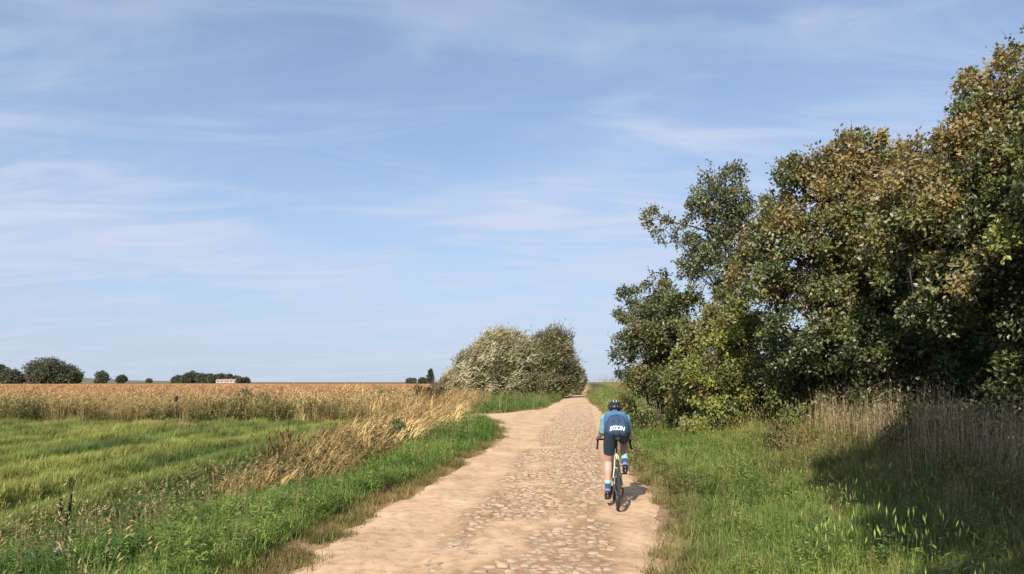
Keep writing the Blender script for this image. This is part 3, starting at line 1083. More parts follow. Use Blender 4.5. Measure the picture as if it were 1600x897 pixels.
def make_tree(name, label, cat, base, blobs, cols, leaf=0.10, dens=1.0, stems=1, trunk_r=0.10, aspect=0.62, pale=0.08, wind=0.0,
              group=None, sparse=0.0, sublobe=(0.22, 0.42), twigs=8, bark=None, sub_cap=46, nl_cap=100000):
    """blobs: (x, y, z, r[, colour index]) about the base. Limbs run to the lobes; leaves sit in clumps on the lobes' outsides."""
    bx, by = base
    bz = float(height(bx, by))
    root = empty(name, (bx, by, bz))
    tag(root, label, cat, group)
    tops = []
    PV, DV, NV, LN, WD, CL = [], [], [], [], [], []
    branches = []
    stem_paths = []
    zmin = min(b[2] for b in blobs); zmax = max(b[2] for b in blobs)
    for sidx in range(stems):
        off = Vector((random.gauss(0, 0.12 * (stems > 1) * 2), random.gauss(0, 0.12 * (stems > 1) * 2), -0.15))
        tb = max(blobs, key=lambda b: b[2] + random.uniform(0, 1.5 if stems > 1 else 0))
        tip = Vector((tb[0], tb[1], tb[2] + tb[3] * 0.3))
        pts = [off]
        for q in (0.25, 0.5, 0.75, 1.0):
            p = off.lerp(tip, q)
            p += Vector((random.gauss(0, 0.07), random.gauss(0, 0.07), 0)) * (1 - q * 0.3) * max(1, zmax * 0.25)
            pts.append(p)
        r0 = trunk_r * (1 if stems == 1 else random.uniform(0.5, 0.8))
        stem_paths.append(pts)
        branches.append(tube(pts, [r0 * 1.25, r0 * 0.85, r0 * 0.62, r0 * 0.4, r0 * 0.12], 8))
    for bl in blobs:
        cxb, cyb, czb, rb = bl[:4]
        ci = bl[4] if len(bl) > 4 else None
        nsub = min(sub_cap, max(5, int(9 * (rb / 0.38) ** 1.6 * (1 - sparse) * 0.55)))
        dirs = unit(nsub)
        rad = rb * (0.25 + 0.72 * RNG.random(nsub) ** 0.55)
        cen = np.array([cxb, cyb, czb]) + dirs * rad[:, None] * np.array([1, 1, 1.0])
        cen[:, 2] = np.maximum(cen[:, 2], 0.25)
        srad = RNG.uniform(*sublobe, nsub) * min(1.6, max(0.55, rb ** 0.5))
        # limb to the blob
        sp = random.choice(stem_paths)
        hh = min(max(czb - rb * 0.9, 0.3), zmax)
        stem_pt = min(sp, key=lambda p: abs(p.z - hh * 0.8))
        bc = Vector((cxb, cyb, czb))
        mid = stem_pt.lerp(bc, 0.5) + Vector((random.gauss(0, .1), random.gauss(0, .1), 0.12 * rb))
        branches.append(tube([stem_pt, mid, bc], [trunk_r * 0.4, trunk_r * 0.27, trunk_r * 0.12], 5))
        for j in range(nsub):
            c = cen[j]; sr = srad[j]
            if (j % 2 == 0 or sparse > 0.2) and leaf < 0.5:
                m2 = bc.lerp(Vector(c), 0.55) + Vector((random.gauss(0, .06), random.gauss(0, .06), 0.04))
                b0 = bc + Vector((random.gauss(0, .3), random.gauss(0, .3), random.gauss(-.1, .3))) * rb
                m2 = b0.lerp(Vector(c), 0.55) + Vector((random.gauss(0, .06), random.gauss(0, .06), 0.04))
                branches.append(tube([b0, m2, Vector(c) + Vector(dirs[j]) * sr * 0.6], [trunk_r * 0.07 + 0.005, 0.008, 0.003], 4))
            nl = min(nl_cap, int(dens * 165 * (sr / 0.32) ** 2 * (0.10 / leaf) ** 1.4))
            d = unit(nl)
            d = d + dirs[j] * 0.45 + np.array([0, 0, 0.15])
            d /= np.linalg.norm(d, axis=1, keepdims=True)
            rr = sr * (0.45 + 0.62 * RNG.random(nl) ** 0.6)
            # loose twiglets: leaves pulled into bunches
            nb = max(3, nl // 7)
            bi = RNG.integers(0, nb, nl)
            bd = unit(nb) + dirs[j] * 0.45; bd /= np.linalg.norm(bd, axis=1, keepdims=True)
            br = sr * (0.5 + 0.65 * RNG.random(nb) ** 0.7)
            pos = c + 0.35 * d * rr[:, None] + 0.65 * (bd * br[:, None])[bi] + RNG.normal(0, leaf * 0.35, (nl, 3))
            if wind:
                pos[:, 0] += wind * 0.25 * (pos[:, 2] - czb)
            dv = d * 0.8 + RNG.normal(0, 0.55, (nl, 3)) + np.array([0.0, 0, -0.15])
            if wind:
                dv += np.array([wind * 1.3, 0, 0.9 * wind])
            nv = d + RNG.normal(0, 0.55, (nl, 3)) + np.array([0, 0, 0.5])
            ln = leaf * RNG.uniform(0.7, 1.35, nl)
            kcol = RNG.integers(0, len(cols)) if (ci is None or RNG.random() < 0.3) else ci
            base_c = np.array(cols[kcol])
            var = RNG.uniform(0.72, 1.3, (nl, 1)) * RNG.uniform(0.85, 1.15)
            cc = base_c[None, :] * var * np.array([1, 1, 1]) * (1 + RNG.normal(0, 0.07, (nl, 3)))
            pm = RNG.random(nl) < pale
            cc[pm] = np.array([0.34, 0.34, 0.23]) * RNG.uniform(0.8, 1.25, (pm.sum(), 1))
            PV.append(pos); DV.append(dv); NV.append(nv); LN.append(ln); WD.append(ln * aspect * RNG.uniform(0.8, 1.2, nl)); CL.append(np.clip(cc, 0.005, 0.8))
        # thin leading twigs that stick out of the top of the lobe, with a few leaves each
        for j in range(twigs):
            dd = Vector((random.gauss(0, 0.6), random.gauss(0, 0.6), random.uniform(0.3, 1.2))).normalized()
            p0 = bc + dd * rb * 0.7
            p1 = bc + dd * rb * random.uniform(1.05, 1.35 + 0.2 * (wind > 0)) + Vector((wind * 0.9, 0, wind * 0.35))
            if p1.z < 0.5: continue
            branches.append(tube([p0, p1], [0.008, 0.003], 3))
            nl = int(random.randint(9, 22) * (0.10 / leaf) ** 0.7)
            q = RNG.random(nl)[:, None]
            pos = np.array(p0) * (1 - q) + np.array(p1) * q + RNG.normal(0, leaf * 0.55, (nl, 3))
            dv = np.array(dd) + RNG.normal(0, 0.7, (nl, 3)); nv = unit(nl) + np.array([0, 0, .5])
            ln = leaf * RNG.uniform(0.6, 1.1, nl)
            cc = np.array(cols[RNG.integers(0, len(cols))])[None] * RNG.uniform(0.7, 1.3, (nl, 1))
            PV.append(pos); DV.append(dv); NV.append(nv); LN.append(ln); WD.append(ln * aspect); CL.append(np.clip(np.broadcast_to(cc, (nl, 3)), .005, .8))
    V, F = leaf_mesh(np.concatenate(PV), np.concatenate(DV), np.concatenate(NV), np.concatenate(LN), np.concatenate(WD))
    below = V[:, 2] < -0.02
    V[below, 2] = 0.02 + 0.1 * RNG.random(below.sum())
    col = np.repeat(np.concatenate(CL), 4, axis=0)
    cr = mesh_obj('crown', V, F, M['leaf'], root, False, col)
    tag(cr, kind='stuff')
    tv, tf = merge(branches)
    mesh_obj('trunk', tv, tf, bark or M['bark'], root, True)
    return root


GREEN_D = (0.072, 0.088, 0.030); GREEN_M = (0.130, 0.150, 0.044); GREEN_Y = (0.25, 0.27, 0.062); OLIVE = (0.20, 0.182, 0.062)
TAN = (0.30, 0.225, 0.082); RUSTY = (0.27, 0.19, 0.07); GREY_G = (0.15, 0.165, 0.09)

HG = 'trees and shrubs of the right hand hedge'
make_tree('hawthorn_bush', 'rounded dense dark green bush at the hedge end beside the track', 'bush', (4.75, 24.0),
          [(-0.1, 0, 1.0, 1.15), (-0.35, 0.2, 2.3, 1.2), (0.1, -0.2, 3.4, 1.05), (0.3, 0.6, 4.1, 0.85), (0.1, 0.8, 4.8, 0.55), (0.9, 0.3, 2.0, 1.2), (-0.5, -0.2, 3.5, 0.7), (0.6, 1.6, 2.2, 1.3), (1.2, .9, 3.6, .9), (-.75, 1.0, 4.2, .6)],
          [GREEN_D, GREEN_M, OLIVE, GREEN_M], leaf=0.095, stems=4, trunk_r=0.07, group=None)
make_tree('slender_tree', 'tall slender open tree with a loose narrow top above the bushes', 'tree', (6.55, 23.2),
          [(0, 0, 7.5, 0.75), (0.1, 0.2, 6.8, 0.85), (-0.4, -0.1, 6.2, 0.75), (0.45, 0, 6.2, 0.75), (0.1, 0, 5.5, 0.95), (-0.2, 0, 4.6, 1.0), (-1.05, 0.1, 5.9, 0.5), (-1.75, 0, 6.2, 0.36), (-2.2, 0, 6.55, 0.30),
           (1.15, 0, 6.6, 0.40), (1.5, 0.1, 6.95, 0.26), (0.9, 0, 5.3, 0.7), (-0.3, 0, 7.2, .6), (.4, 0, 7.8, .4), (0.3, 0, 3.2, 1.0), (-.9, 0, 4.9, .5)],
          [GREEN_M, GREY_G, GREEN_D, OLIVE], leaf=0.095, trunk_r=0.09, pale=0.18, dens=0.7, twigs=10)
make_tree('leafy_shrub', 'bright yellow green leafy shrub low in front of the hedge', 'shrub', (6.0, 20.8),
          [(-0.2, 0, 0.9, 1.05), (0.6, 0, 0.9, 1.0), (0.1, 0, 2.0, 1.15), (0.7, 0.3, 2.6, 1.0), (-0.4, 0.4, 2.8, 0.85), (0.3, 0.6, 3.5, 0.85), (1.2, 0.4, 1.9, 0.9), (-.9, .5, 1.6, .8)],
          [GREEN_Y, GREEN_M, GREEN_Y, OLIVE], leaf=0.095, stems=5, trunk_r=0.05, pale=0.05)
make_tree('field_maple', 'broad olive and tan tree in the middle of the hedge', 'tree', (8.0, 17.6),
          [(-0.9, 0, 2.4, 1.25, 0), (0.2, -0.2, 2.2, 1.3, 1), (-1.1, 0, 3.8, 1.2, 1), (0.2, -0.1, 4.2, 1.35, 2), (1.3, 0, 3.4, 1.2, 0), (-0.8, 0.1, 5.3, 1.1, 2), (0.6, 0, 5.6, 1.15, 3), (-0.2, 0, 6.2, 0.8, 3), (1.0, 0.2, 6.4, 0.6, 4),
           (1.6, 0, 5.2, 1.1, 3), (-1.5, .2, 4.7, .7, 2), (-2.0, .3, 4.5, .5, 2), (-2.1, .3, 3.7, .8, 1), (-.6, .1, 6.0, .6, 3), (.3, 0, 6.6, .45, 4), (-1.2, .2, 6.0, .5, 2)],
          [GREEN_D, GREEN_M, OLIVE, TAN, TAN], leaf=0.098, trunk_r=0.13, pale=0.14, twigs=16)
make_tree('oak_tree', 'tallest tan tinged tree of the hedge rising above its neighbours', 'tree', (9.3, 14.2),
          [(-1.3, -0.2, 3.2, 1.2, 0), (0, -0.3, 3.0, 1.3, 0), (-1.2, 0, 4.3, 1.05, 2), (0.1, -0.2, 4.4, 1.3, 1), (-0.7, 0, 5.1, 0.95, 3), (0.4, -0.1, 5.6, 1.1, 2), (0.2, 0, 6.3, 0.9, 3), (0.9, 0, 7.0, 0.85, 2), (1.4, 0, 5.4, 1.3, 0), (1.6, 0.2, 6.6, 1.1, 1), (1.2, .1, 7.6, .55, 2), (-1.5, .2, 5.2, .6, 3), (-.3, .2, 5.9, .6, 4)],
          [GREEN_D, GREEN_M, OLIVE, TAN, RUSTY], leaf=0.095, trunk_r=0.17, pale=0.14, twigs=16)
make_tree('ash_tree', 'dark green tree behind the tall tan tinged one in the hedge', 'tree', (11.6, 19.0),
          [(-1.2, 0, 3.0, 1.6), (0.6, 0, 3.0, 1.7), (-1.0, 0, 5.0, 1.5), (0.8, 0, 5.4, 1.7), (-0.6, 0, 6.0, 1.2), (0.8, 0, 6.6, 1.4), (2.2, 0, 6.6, 1.6), (2.4, 0, 4.2, 1.7), (-2.2, 0, 4.4, 1.2), (1.8, 0, 7.6, 1.2)],
          [GREEN_D, GREEN_M, OLIVE, TAN], leaf=0.15, trunk_r=0.16)
make_tree('maple_tree', 'green tree overhanging the bank where the hedge comes nearest', 'tree', (9.2, 11.2),
          [(-0.9, 0, 3.6, 0.85, 0), (-0.7, 0, 4.7, 0.95, 1), (-0.2, -0.2, 2.7, 0.9, 0), (0.4, 0, 4.0, 1.3, 1), (0.2, 0, 5.6, 1.1, 2), (1.2, 0, 5.4, 1.3, 1), (1.4, 0, 3.4, 1.3, 0), (0.9, 0, 6.6, 0.9, 2)],
          [GREEN_D, GREEN_M, GREEN_Y, GREEN_M], leaf=0.085, trunk_r=0.12, pale=0.08)
# low shade shrubs under the trees
for (sx, sy, sl, bl) in ((7.4, 18.2, 'low dark shrub under the broad olive and tan tree', [(0, 0, .8, .9), (.7, .2, 1.0, .9), (-.5, .3, 1.6, .8), (.4, 0, 1.9, .8)]),
                         (8.9, 15.9, 'low dark shrub between the olive tree and the tallest tree', [(0, 0, .8, .9), (.8, .2, 1.1, .9), (-.8, .1, 1.2, .9), (.2, 0, 1.9, .8)]),
                         (12.2, 17.0, 'low dark shrub behind the tallest tree and its neighbour', [(-.9, 0, .8, 1.0), (.6, 0, 1.0, 1.1), (-.3, 0, 2.0, 1.0), (.9, 0, 2.2, 1.0), (-1.6, .2, 1.4, .9)]),
                         (14.2, 18.5, 'low dark shrub closing the hedge behind the overhanging tree', [(-.9, 0, .8, 1.0), (.6, 0, 1.0, 1.1), (-.3, 0, 2.2, 1.1), (1.4, 0, 1.6, 1.1)]),
                         (10.0, 19.6, 'low dark shrub behind the gap between olive and tallest trees', [(-.9, 0, .9, 1.0), (.6, 0, 1.0, 1.1), (-.3, 0, 2.2, 1.1), (1.4, 0, 1.6, 1.1)]),
                         (7.9, 22.6, 'low dark shrub behind the yellow green shrub', [(-.5, 0, .7, .9), (.6, 0, .8, 1.0), (.1, 0, 1.8, .9), (1.5, 0, 1.0, 1.0)]),
                         (9.6, 13.0, 'low dark shrub at the foot of the tallest tree', [(-.6, .3, .8, .7), (.5, .2, 1.0, .8), (.2, .3, 1.7, .8)])):
    make_tree('shade_shrub', sl, 'shrub', (sx, sy), bl, [GREEN_D, GREEN_M, (0.05, 0.06, 0.025)], leaf=0.10, stems=4, trunk_r=0.04, pale=0.06, twigs=3)
# the hedge goes on past the camera on the same side
make_tree('hedge_tree', 'tall green hedge tree beside the photographer shading the bank', 'tree', (3.75, -0.2),
          [(-1.7, -.1, 5.3, 1.2), (-.3, .2, 6.0, 1.4), (-1.3, .7, 8.6, 1.2), (1.3, .4, 7.8, 1.5), (-1.7, .3, 7.2, 1.2), (.2, .9, 9.2, 1.3), (1.0, 0, 5.6, 1.5), (-.1, -.3, 4.0, 1.4), (0.1, .4, 7.4, 1.4), (-.9, .3, 6.7, 1.2), (-1.0, -.3, 4.6, 1.1), (1.6, .3, 9.0, 1.2)],
          [GREEN_D, GREEN_M, OLIVE], leaf=0.17, trunk_r=0.17, twigs=4, dens=1.2)
make_tree('hedge_tree', 'broad green hedge tree standing back from the track behind the photographer', 'tree', (9.4, 0.2),
          [(-1.4, 0, 3.8, 1.5), (0.4, 0, 4.0, 1.8), (-1.0, 0.4, 5.8, 1.6), (0.6, 0, 6.2, 1.8), (-0.4, 0.4, 7.8, 1.4), (0.4, 0.4, 2.4, 1.6), (1.8, 0, 5.0, 1.6), (1.9, 0, 7.0, 1.5)],
          [GREEN_D, GREEN_M, OLIVE], leaf=0.17, trunk_r=0.17, twigs=4)

# windblown willows left of the track
SILV = (0.56, 0.51, 0.33); SILV2 = (0.42, 0.38, 0.20); SILV3 = (0.27, 0.25, 0.115); DKW = (0.13, 0.12, 0.055)
make_tree('willow_bush', 'pale silvery windblown willow bush sloping down to the reeds', 'bush', (-1.2, 64.5),
          [(-4.4, 0, 0.9, 1.1), (-3.2, 0, 1.2, 1.4), (-2.0, 0, 1.7, 1.7), (-2.4, .3, 2.9, 1.3), (-0.8, 0, 2.2, 1.9), (-0.8, 0, 3.8, 1.6), (0.1, 0, 4.5, 1.2), (0.4, 0, 2.6, 1.8), (0.9, 0, 3.6, 1.4), (-.4, .2, 4.9, .9), (1.4, 0, 1.6, 1.2), (1.9, .2, 3.2, 1.3), (1.3, .2, 4.5, .9)],
          [SILV, SILV2, SILV, SILV3, DKW], leaf=0.42, aspect=0.16, stems=6, trunk_r=0.11, wind=0.85, pale=0.14, sublobe=(0.4, 0.75), dens=1.5, twigs=60)
make_tree('willow_bush', 'darker upright willow bush next to the track', 'bush', (3.4, 65.5),
          [(-1.2, 0, 1.6, 1.7), (0.4, 0, 1.5, 1.6), (-1.0, 0, 3.4, 1.6), (0.4, 0, 3.4, 1.5), (-0.4, 0, 4.7, 1.1), (0.5, 0, 5.1, 1.0), (1.0, 0, 2.4, 1.1)],
          [SILV3, DKW, DKW, (0.19, 0.18, 0.08)], leaf=0.40, aspect=0.17, stems=5, trunk_r=0.11, wind=0.45, pale=0.08, sublobe=(0.4, 0.75), dens=1.5, twigs=52)
make_tree('small_bush', 'small thin bush past the willows close to the track edge', 'bush', (6.9, 80),
          [(0, 0, 1.0, 0.9), (0.2, 0, 2.0, 0.8), (-.5, 0, 1.6, .8)], [SILV3, OLIVE, DKW], leaf=0.26, aspect=0.35, stems=3, trunk_r=0.06, pale=0.05, sublobe=(.3, .5), dens=1.2)
# bushes among the reeds
for (sx, sy, lab, bl, cl_) in ((-7.0, 38.5, 'dark green bush behind the reeds at the rust field', [(0, 0, .4, .6), (.45, 0, .6, .55), (.2, 0, .9, .35), (-.45, 0, .35, .5)], [(0.06, 0.08, 0.03), (0.10, 0.11, 0.045)]),
                               (-5.2, 47.0, 'brown bush between the reeds and the willows', [(0, 0, .6, .8), (.7, 0, .9, .8), (-.8, 0, .6, .7)], [(0.16, 0.12, 0.05), (0.10, 0.09, 0.04)]),
                               (-13.0, 37.0, 'grey green bramble bush in the field margin', [(0, 0, .5, .8), (1.0, 0, .5, .8), (-.9, 0, .4, .7)], [(0.10, 0.09, 0.045), (0.09, 0.10, 0.04)]),
                               (-3.1, 19.3, 'small green bramble against the road side of the reeds', [(0, 0, .25, .32), (.25, .5, .25, .32), (-.1, 1.0, .3, .35)], [(0.06, 0.09, 0.03), (0.09, 0.12, 0.035)])):
    make_tree('bramble_bush', lab, 'bush', (sx, sy), bl, cl_, leaf=0.13 if sy > 30 else 0.07, stems=4, trunk_r=0.025, pale=0.03, twigs=4, dens=1.1)

for (sx, sy, lab, bl) in ((5.35, 14.6, 'small rusty bramble on the sunny bank below the hedge', [(0, 0, .15, .26), (.3, .1, .2, .28), (.1, .3, .3, .22)]),
                         (6.5, 12.2, 'sprawling brown bramble in the shade of the bank', [(0, 0, .2, .35), (.5, .2, .2, .4), (.9, 0, .25, .35), (.4, .5, .35, .3)]),
                         (7.3, 11.0, 'brown bramble mound among the dead stalks', [(0, 0, .25, .4), (.5, .2, .3, .4), (-.4, .2, .2, .35)])):
    make_tree('bramble_bush', lab, 'bush', (sx, sy), bl, [(0.20, 0.12, 0.05), (0.15, 0.11, 0.045), (0.10, 0.11, 0.035)], leaf=0.06, stems=4, trunk_r=0.012, pale=0.02, twigs=5, dens=0.8)
# far trees
FAR = (0.10, 0.108, 0.066); FAR2 = (0.135, 0.138, 0.085)


def px2x(px, d):
    return (px - 800) / 1150.0 * d


def far_tree(name, label, px, d, h, w, nb=9, leaf=0.9, cat='tree'):
    nb = nb + 4
    bl = []
    for q in range(nb):
        a = random.uniform(0, 6.28); rr = math.sqrt(random.random()) * 0.6
        zf = random.uniform(0.28, 0.82)
        lim = math.sqrt(max(0.05, 1 - ((zf - 0.45) / 0.5) ** 2))
        bl.append((math.cos(a) * rr * w * .5 * lim * 1.2, math.sin(a) * rr * w * .5 * lim, zf * h, w * 0.24))
    bl.append((0, 0, h * 0.8, w * 0.2)); bl.append((0, 0, h * .25, w * .25))
    return make_tree(name, label, cat, (px2x(px, d), d), bl, [FAR, FAR2, FAR], leaf=leaf, trunk_r=0.35 * h / 12, pale=0.0, sublobe=(0.28 * w * .3, 0.28 * w * .5), dens=1.3, twigs=0, stems=1, sub_cap=14, nl_cap=50)


far_tree('far_tree', 'large rounded dark tree on the horizon beyond the rust field', 72, 400, 11.2, 18, 24, 0.9)
far_tree('far_tree', 'lower tree adjoining the large rounded one on the horizon', 103, 402, 7.6, 13, 14, 0.85)
far_tree('far_tree', 'square cut tree closing the clump round the large far tree', 119, 404, 6.5, 5.5, 7)
far_tree('far_tree', 'partly hidden far tree left of the pale green far bush', 1, 396, 9.5, 8, 9)
far_tree('far_bush', 'rounded pale green far bush between the two tall far trees', 22, 392, 5.2, 11, 9, cat='bush')
far_tree('far_tree', 'low flat far tree with a short spreading side', 157, 520, 7.0, 9, 8)
far_tree('far_tree', 'small round solitary tree on the far field edge', 189, 520, 5.2, 6, 6)
far_tree('far_bush', 'tiny bush alone on the skyline of the rust field', 232, 600, 2.6, 4.5, 5, cat='bush')
for i, (px, h, w) in enumerate(((278, 5.0, 9), (291, 6.0, 11), (303, 8.0, 12), (317, 6.5, 11), (330, 5.5, 11), (344, 6.0, 10), (359, 6.5, 9), (372, 4.5, 8), (382, 3.2, 7))):
    o = far_tree('far_tree', 'small tree in the dark skyline row round the white farm building', px, 640 + random.uniform(-3, 12), h, w, 6, 1.1)
    o['group'] = 'row of trees by the far farm'
bl = [(0, 0, 1.4, 1.7), (0, 0, 2.5, 1.7), (0, 0, 4.0, 1.4), (0, 0, 5.4, 1.0), (0, 0, 6.6, .6), (0, 0, 7.4, .35)]
make_tree('far_conifer', 'small pointed dark conifer on the skyline left of the willows', 'conifer', (px2x(673, 420), 420), bl, [FAR, (0.05, 0.07, 0.045)], leaf=0.7, trunk_r=0.25, pale=0, sublobe=(.6, 1.0), dens=1.5, twigs=0, sub_cap=12, nl_cap=40)
far_tree('far_bush', 'low far bush at the foot of the skyline conifer', 660, 430, 2.2, 5, 5, cat='bush')
far_tree('far_bush', 'low far bush on the skyline a little way from the conifer', 643, 470, 1.6, 6, 5, cat='bush')

# distant wooded rise
hx = np.linspace(-760, -300, 90)
hv, hf = [], []
for i, x in enumerate(hx):
    h = (7.5 * math.exp(-((x + 640) / 120) ** 2) + 2.0) * (0.85 + 0.3 * float(fbm(np.array([x * .05]), np.array([1.0]), 5)[0])) * (1 - float(sst(-420, -310, x)))
    for (dy, k) in ((0, 0), (25, 0.7), (70, 1.0), (160, 0.0)):
        hv.append((x, 900 + dy, 0.4 + h * k + (random.uniform(-.4, .4) if k else 0)))
for i in range(len(hx) - 1):
    for k in range(3):
        a = i * 4 + k
        hf.append((a, a + 4, a + 5, a + 1))
rise = mesh_obj('wooded_rise', hv, hf, mat_basic('far woodland', (0.12, 0.12, 0.075), 0.95, 0, 0.3, 0.15), None, True)
tag(rise, 'low grey green wooded rise far behind the left trees', 'hill', kind='structure')

# ------------------------------------------------------------------ far farm and small things
farm = empty('farm_building', (px2x(354, 630), 630, float(height(px2x(354, 630), 630))))
tag(farm, 'long low white farm building with faded red roof on the horizon', 'building')
white = mat_basic('white render', (0.44, 0.40, 0.36), 0.9, 0, 0.06, 0.5)
slate = mat_basic('faded red roof tile', (0.36, 0.25, 0.20), 0.8, 0, 0.12, 1.0)
glassd = mat_basic('dark window glass', (0.03, 0.035, 0.04), 0.2, 0, 0.1, 1.0)


def boxvf(x0, x1, y0, y1, z0, z1):
    V = [(x, y, z) for z in (z0, z1) for y in (y0, y1) for x in (x0, x1)]
    F = [(0, 2, 3, 1), (4, 5, 7, 6), (0, 1, 5, 4), (2, 6, 7, 3), (0, 4, 6, 2), (1, 3, 7, 5)]
    return V, F


mesh_obj('wall', *boxvf(-8, 8, -3, 3, -1, 2.0), white, farm)
mesh_obj('roof', [(-8.3, -3.4, 1.95), (8.3, -3.4, 1.95), (8.3, 3.4, 1.95), (-8.3, 3.4, 1.95), (-8.3, 0, 3.4), (8.3, 0, 3.4)], [(0, 1, 5, 4), (2, 3, 4, 5), (0, 4, 3), (1, 2, 5), (0, 3, 2, 1)], slate, farm)
for wx in (-6, -3, 2, 5):
    mesh_obj('window', *boxvf(wx - .5, wx + .5, -3.08, -2.95, 0.8, 1.5), glassd, farm)
mesh_obj('door', *boxvf(-.6, .5, -3.08, -2.95, 0.0, 1.8), slate, farm)

wood = mat_bark('weathered post wood', (0.16, 0.11, 0.08))
dark = mat_basic('dark weathered cap', (0.035, 0.02, 0.016), 0.7, 0, 0.2, 20)
px_, d_ = 274, 31.0
pz = float(height(px2x(px_, d_), d_))
post = empty('field_post', (px2x(px_, d_), d_, pz)); tag(post, 'thin wooden post with a dark top standing at the edge of the rust field', 'post')
v, f = tube([(0, 0, -0.3), (0.01, 0, 0.5), (0.03, 0, 1.3)], [0.035, 0.032, 0.03], 8)
mesh_obj('shaft', v, f, wood, post, True)
v, f = tube([(0.03, 0, 1.2), (0.035, 0, 1.25), (0.05, 0, 1.38), (0.05, 0, 1.42)], [0.045, 0.065, 0.07, 0.045], 8)
mesh_obj('cap', v, f, dark, post, True)

# two dark seed spikes in the ditch
for (px_, py_, lean, hgt, lab) in ((91, 822, 0.05, 0.36, 'shorter dark upright seed spike in the ditch straw'), (98, 826, 0.14, 0.42, 'taller dark leaning seed spike in the ditch straw')):
    d_ = 8.55
    x_ = px2x(px_, d_); z_ = float(height(x_, d_))
    sp = empty('seed_spike', (x_, d_, z_)); tag(sp, lab, 'seed spike', 'dark dock spikes in the ditch')
    H = hgt - z_
    path = [(lean * H * t_, 0.0, H * t_ - 0.02) for t_ in (0, .3, .6, .8, 1)]
    v, f = tube(path, [0.007, 0.006, 0.005, 0.004, 0.002], 6)
    mesh_obj('stem', v, f, dark, sp, True)
    V, F = [], []
    mb = MB()
    for q in range(220):
        t_ = U(0.5, 1.0)
        a = U(0, 6.28); rr = 0.030 * (1.15 - t_ * .7)
        mb.leaf((lean * H * t_ + math.cos(a) * rr * .3, math.sin(a) * rr * .3, H * t_ - .02), (math.cos(a) * .8, math.sin(a) * .8, U(.4, 1.2)), (0, 0, 1), rr * 1.5, 0.016)
    mesh_obj('seed_head', mb.v, mb.f, dark, sp)
# scraps of litter
blue = mat_basic('faded blue plastic', (0.12, 0.34, 0.48), 0.5, 0, 0.15, 30)
paper = mat_basic('faded white paper', (0.40, 0.39, 0.35), 0.85, 0, 0.1, 30)
for (px_, py_, sz, m_, lab, cat_) in ((50, 853, 0.055, blue, 'crumpled blue plastic scrap lying among the ditch straw', 'litter'),
                                     (80, 845, 0.045, blue, 'smaller blue plastic scrap nearer the dark seed spikes', 'litter'),
                                     (95, 868, 0.07, paper, 'pale paper scrap caught in the verge grass', 'litter')):
    d_ = 1150 * 1.55 / (py_ - 597)
    x_ = px2x(px_, d_); z_ = float(height(x_, d_)) + 0.17
    V, F = [], []
    g = 4
    for j in range(g):
        for i in range(g):
            V.append(((i / 3 - .5) * sz * 1.6, (j / 3 - .5) * sz, random.uniform(-.3, .3) * sz))
    F = [(j * g + i, j * g + i + 1, (j + 1) * g + i + 1, (j + 1) * g + i) for j in range(3) for i in range(3)]
    o = mesh_obj('litter_scrap', V, F, m_, None)
    md = o.modifiers.new('thickness', 'SOLIDIFY'); md.thickness = 0.003
    o.location = (x_, d_, z_); o.rotation_euler = (0.9, 0.2, U(0, 3))
    tag(o, lab, cat_)

# ------------------------------------------------------------------ bicycle and rider
HEAD = math.atan(ROAD_S) - 0.012
BX, BY = 1.375, 9.58
BZ = float(road_z(np.array([BX]), np.array([BY]))[0]) - 0.006
fx, fy = BX + math.sin(HEAD) * 1.0, BY + math.cos(HEAD)
FZ = float(road_z(np.array([fx]), np.array([fy]))[0])
PITCH = math.atan2(FZ - 0.006 - BZ, 1.0)

cream = mat_basic('cream frame paint', (0.52, 0.50, 0.36), 0.28, 0.0, 0.05, 8)
blackp = mat_basic('black plastic and rubber', (0.016, 0.016, 0.018), 0.5, 0, 0.2, 40)
tyre_m = mat_basic('dusty tyre rubber', (0.035, 0.032, 0.03), 0.85, 0, 0.3, 25)
steel = mat_basic('brushed steel', (0.42, 0.42, 0.43), 0.32, 0.9, 0.1, 60)
carbon = mat_basic('dark carbon rim', (0.022, 0.022, 0.024), 0.3, 0, 0.1, 30)
tape = mat_basic('black bar tape', (0.02, 0.02, 0.022), 0.8, 0, 0.2, 80, 0.3)
skin_m = mat_basic('fair skin', (0.52, 0.32, 0.24), 0.5, 0, 0.07, 18)
hair_m = mat_basic('dark brown hair', (0.035, 0.022, 0.015), 0.6, 0, 0.4, 90)
navy = mat_basic('navy jersey cloth', (0.030, 0.062, 0.125), 0.75, 0, 0.16, 22, 0.15)
midb = mat_basic('mid blue jersey cloth', (0.072, 0.160, 0.30), 0.75, 0, 0.14, 22, 0.15)
lightb = mat_basic('light blue sleeve cloth', (0.19, 0.38, 0.50), 0.75, 0, 0.10, 22, 0.1)
shorts_m = mat_basic('dark navy bib shorts', (0.018, 0.034, 0.058), 0.7, 0, 0.2, 30, 0.1)
sock_l = mat_basic('light blue sock', (0.24, 0.52, 0.68), 0.85, 0, 0.1, 60)
sock_d = mat_basic('dark blue sock band', (0.03, 0.07, 0.12), 0.85, 0, 0.1, 60)
purple = mat_basic('purple shoe collar', (0.19, 0.18, 0.40), 0.7, 0, 0.1, 60)
shoe_m = mat_basic('black cycling shoe', (0.014, 0.014, 0.018), 0.35, 0, 0.2, 30)
whitep = mat_basic('white print', (0.82, 0.82, 0.82), 0.7, 0, 0.03, 30)
helm_m = mat_basic('black helmet shell', (0.02, 0.021, 0.025), 0.3, 0, 0.2, 30)
grey_m = mat_basic('pale grey helmet trim', (0.42, 0.45, 0.50), 0.4, 0, 0.1, 30)

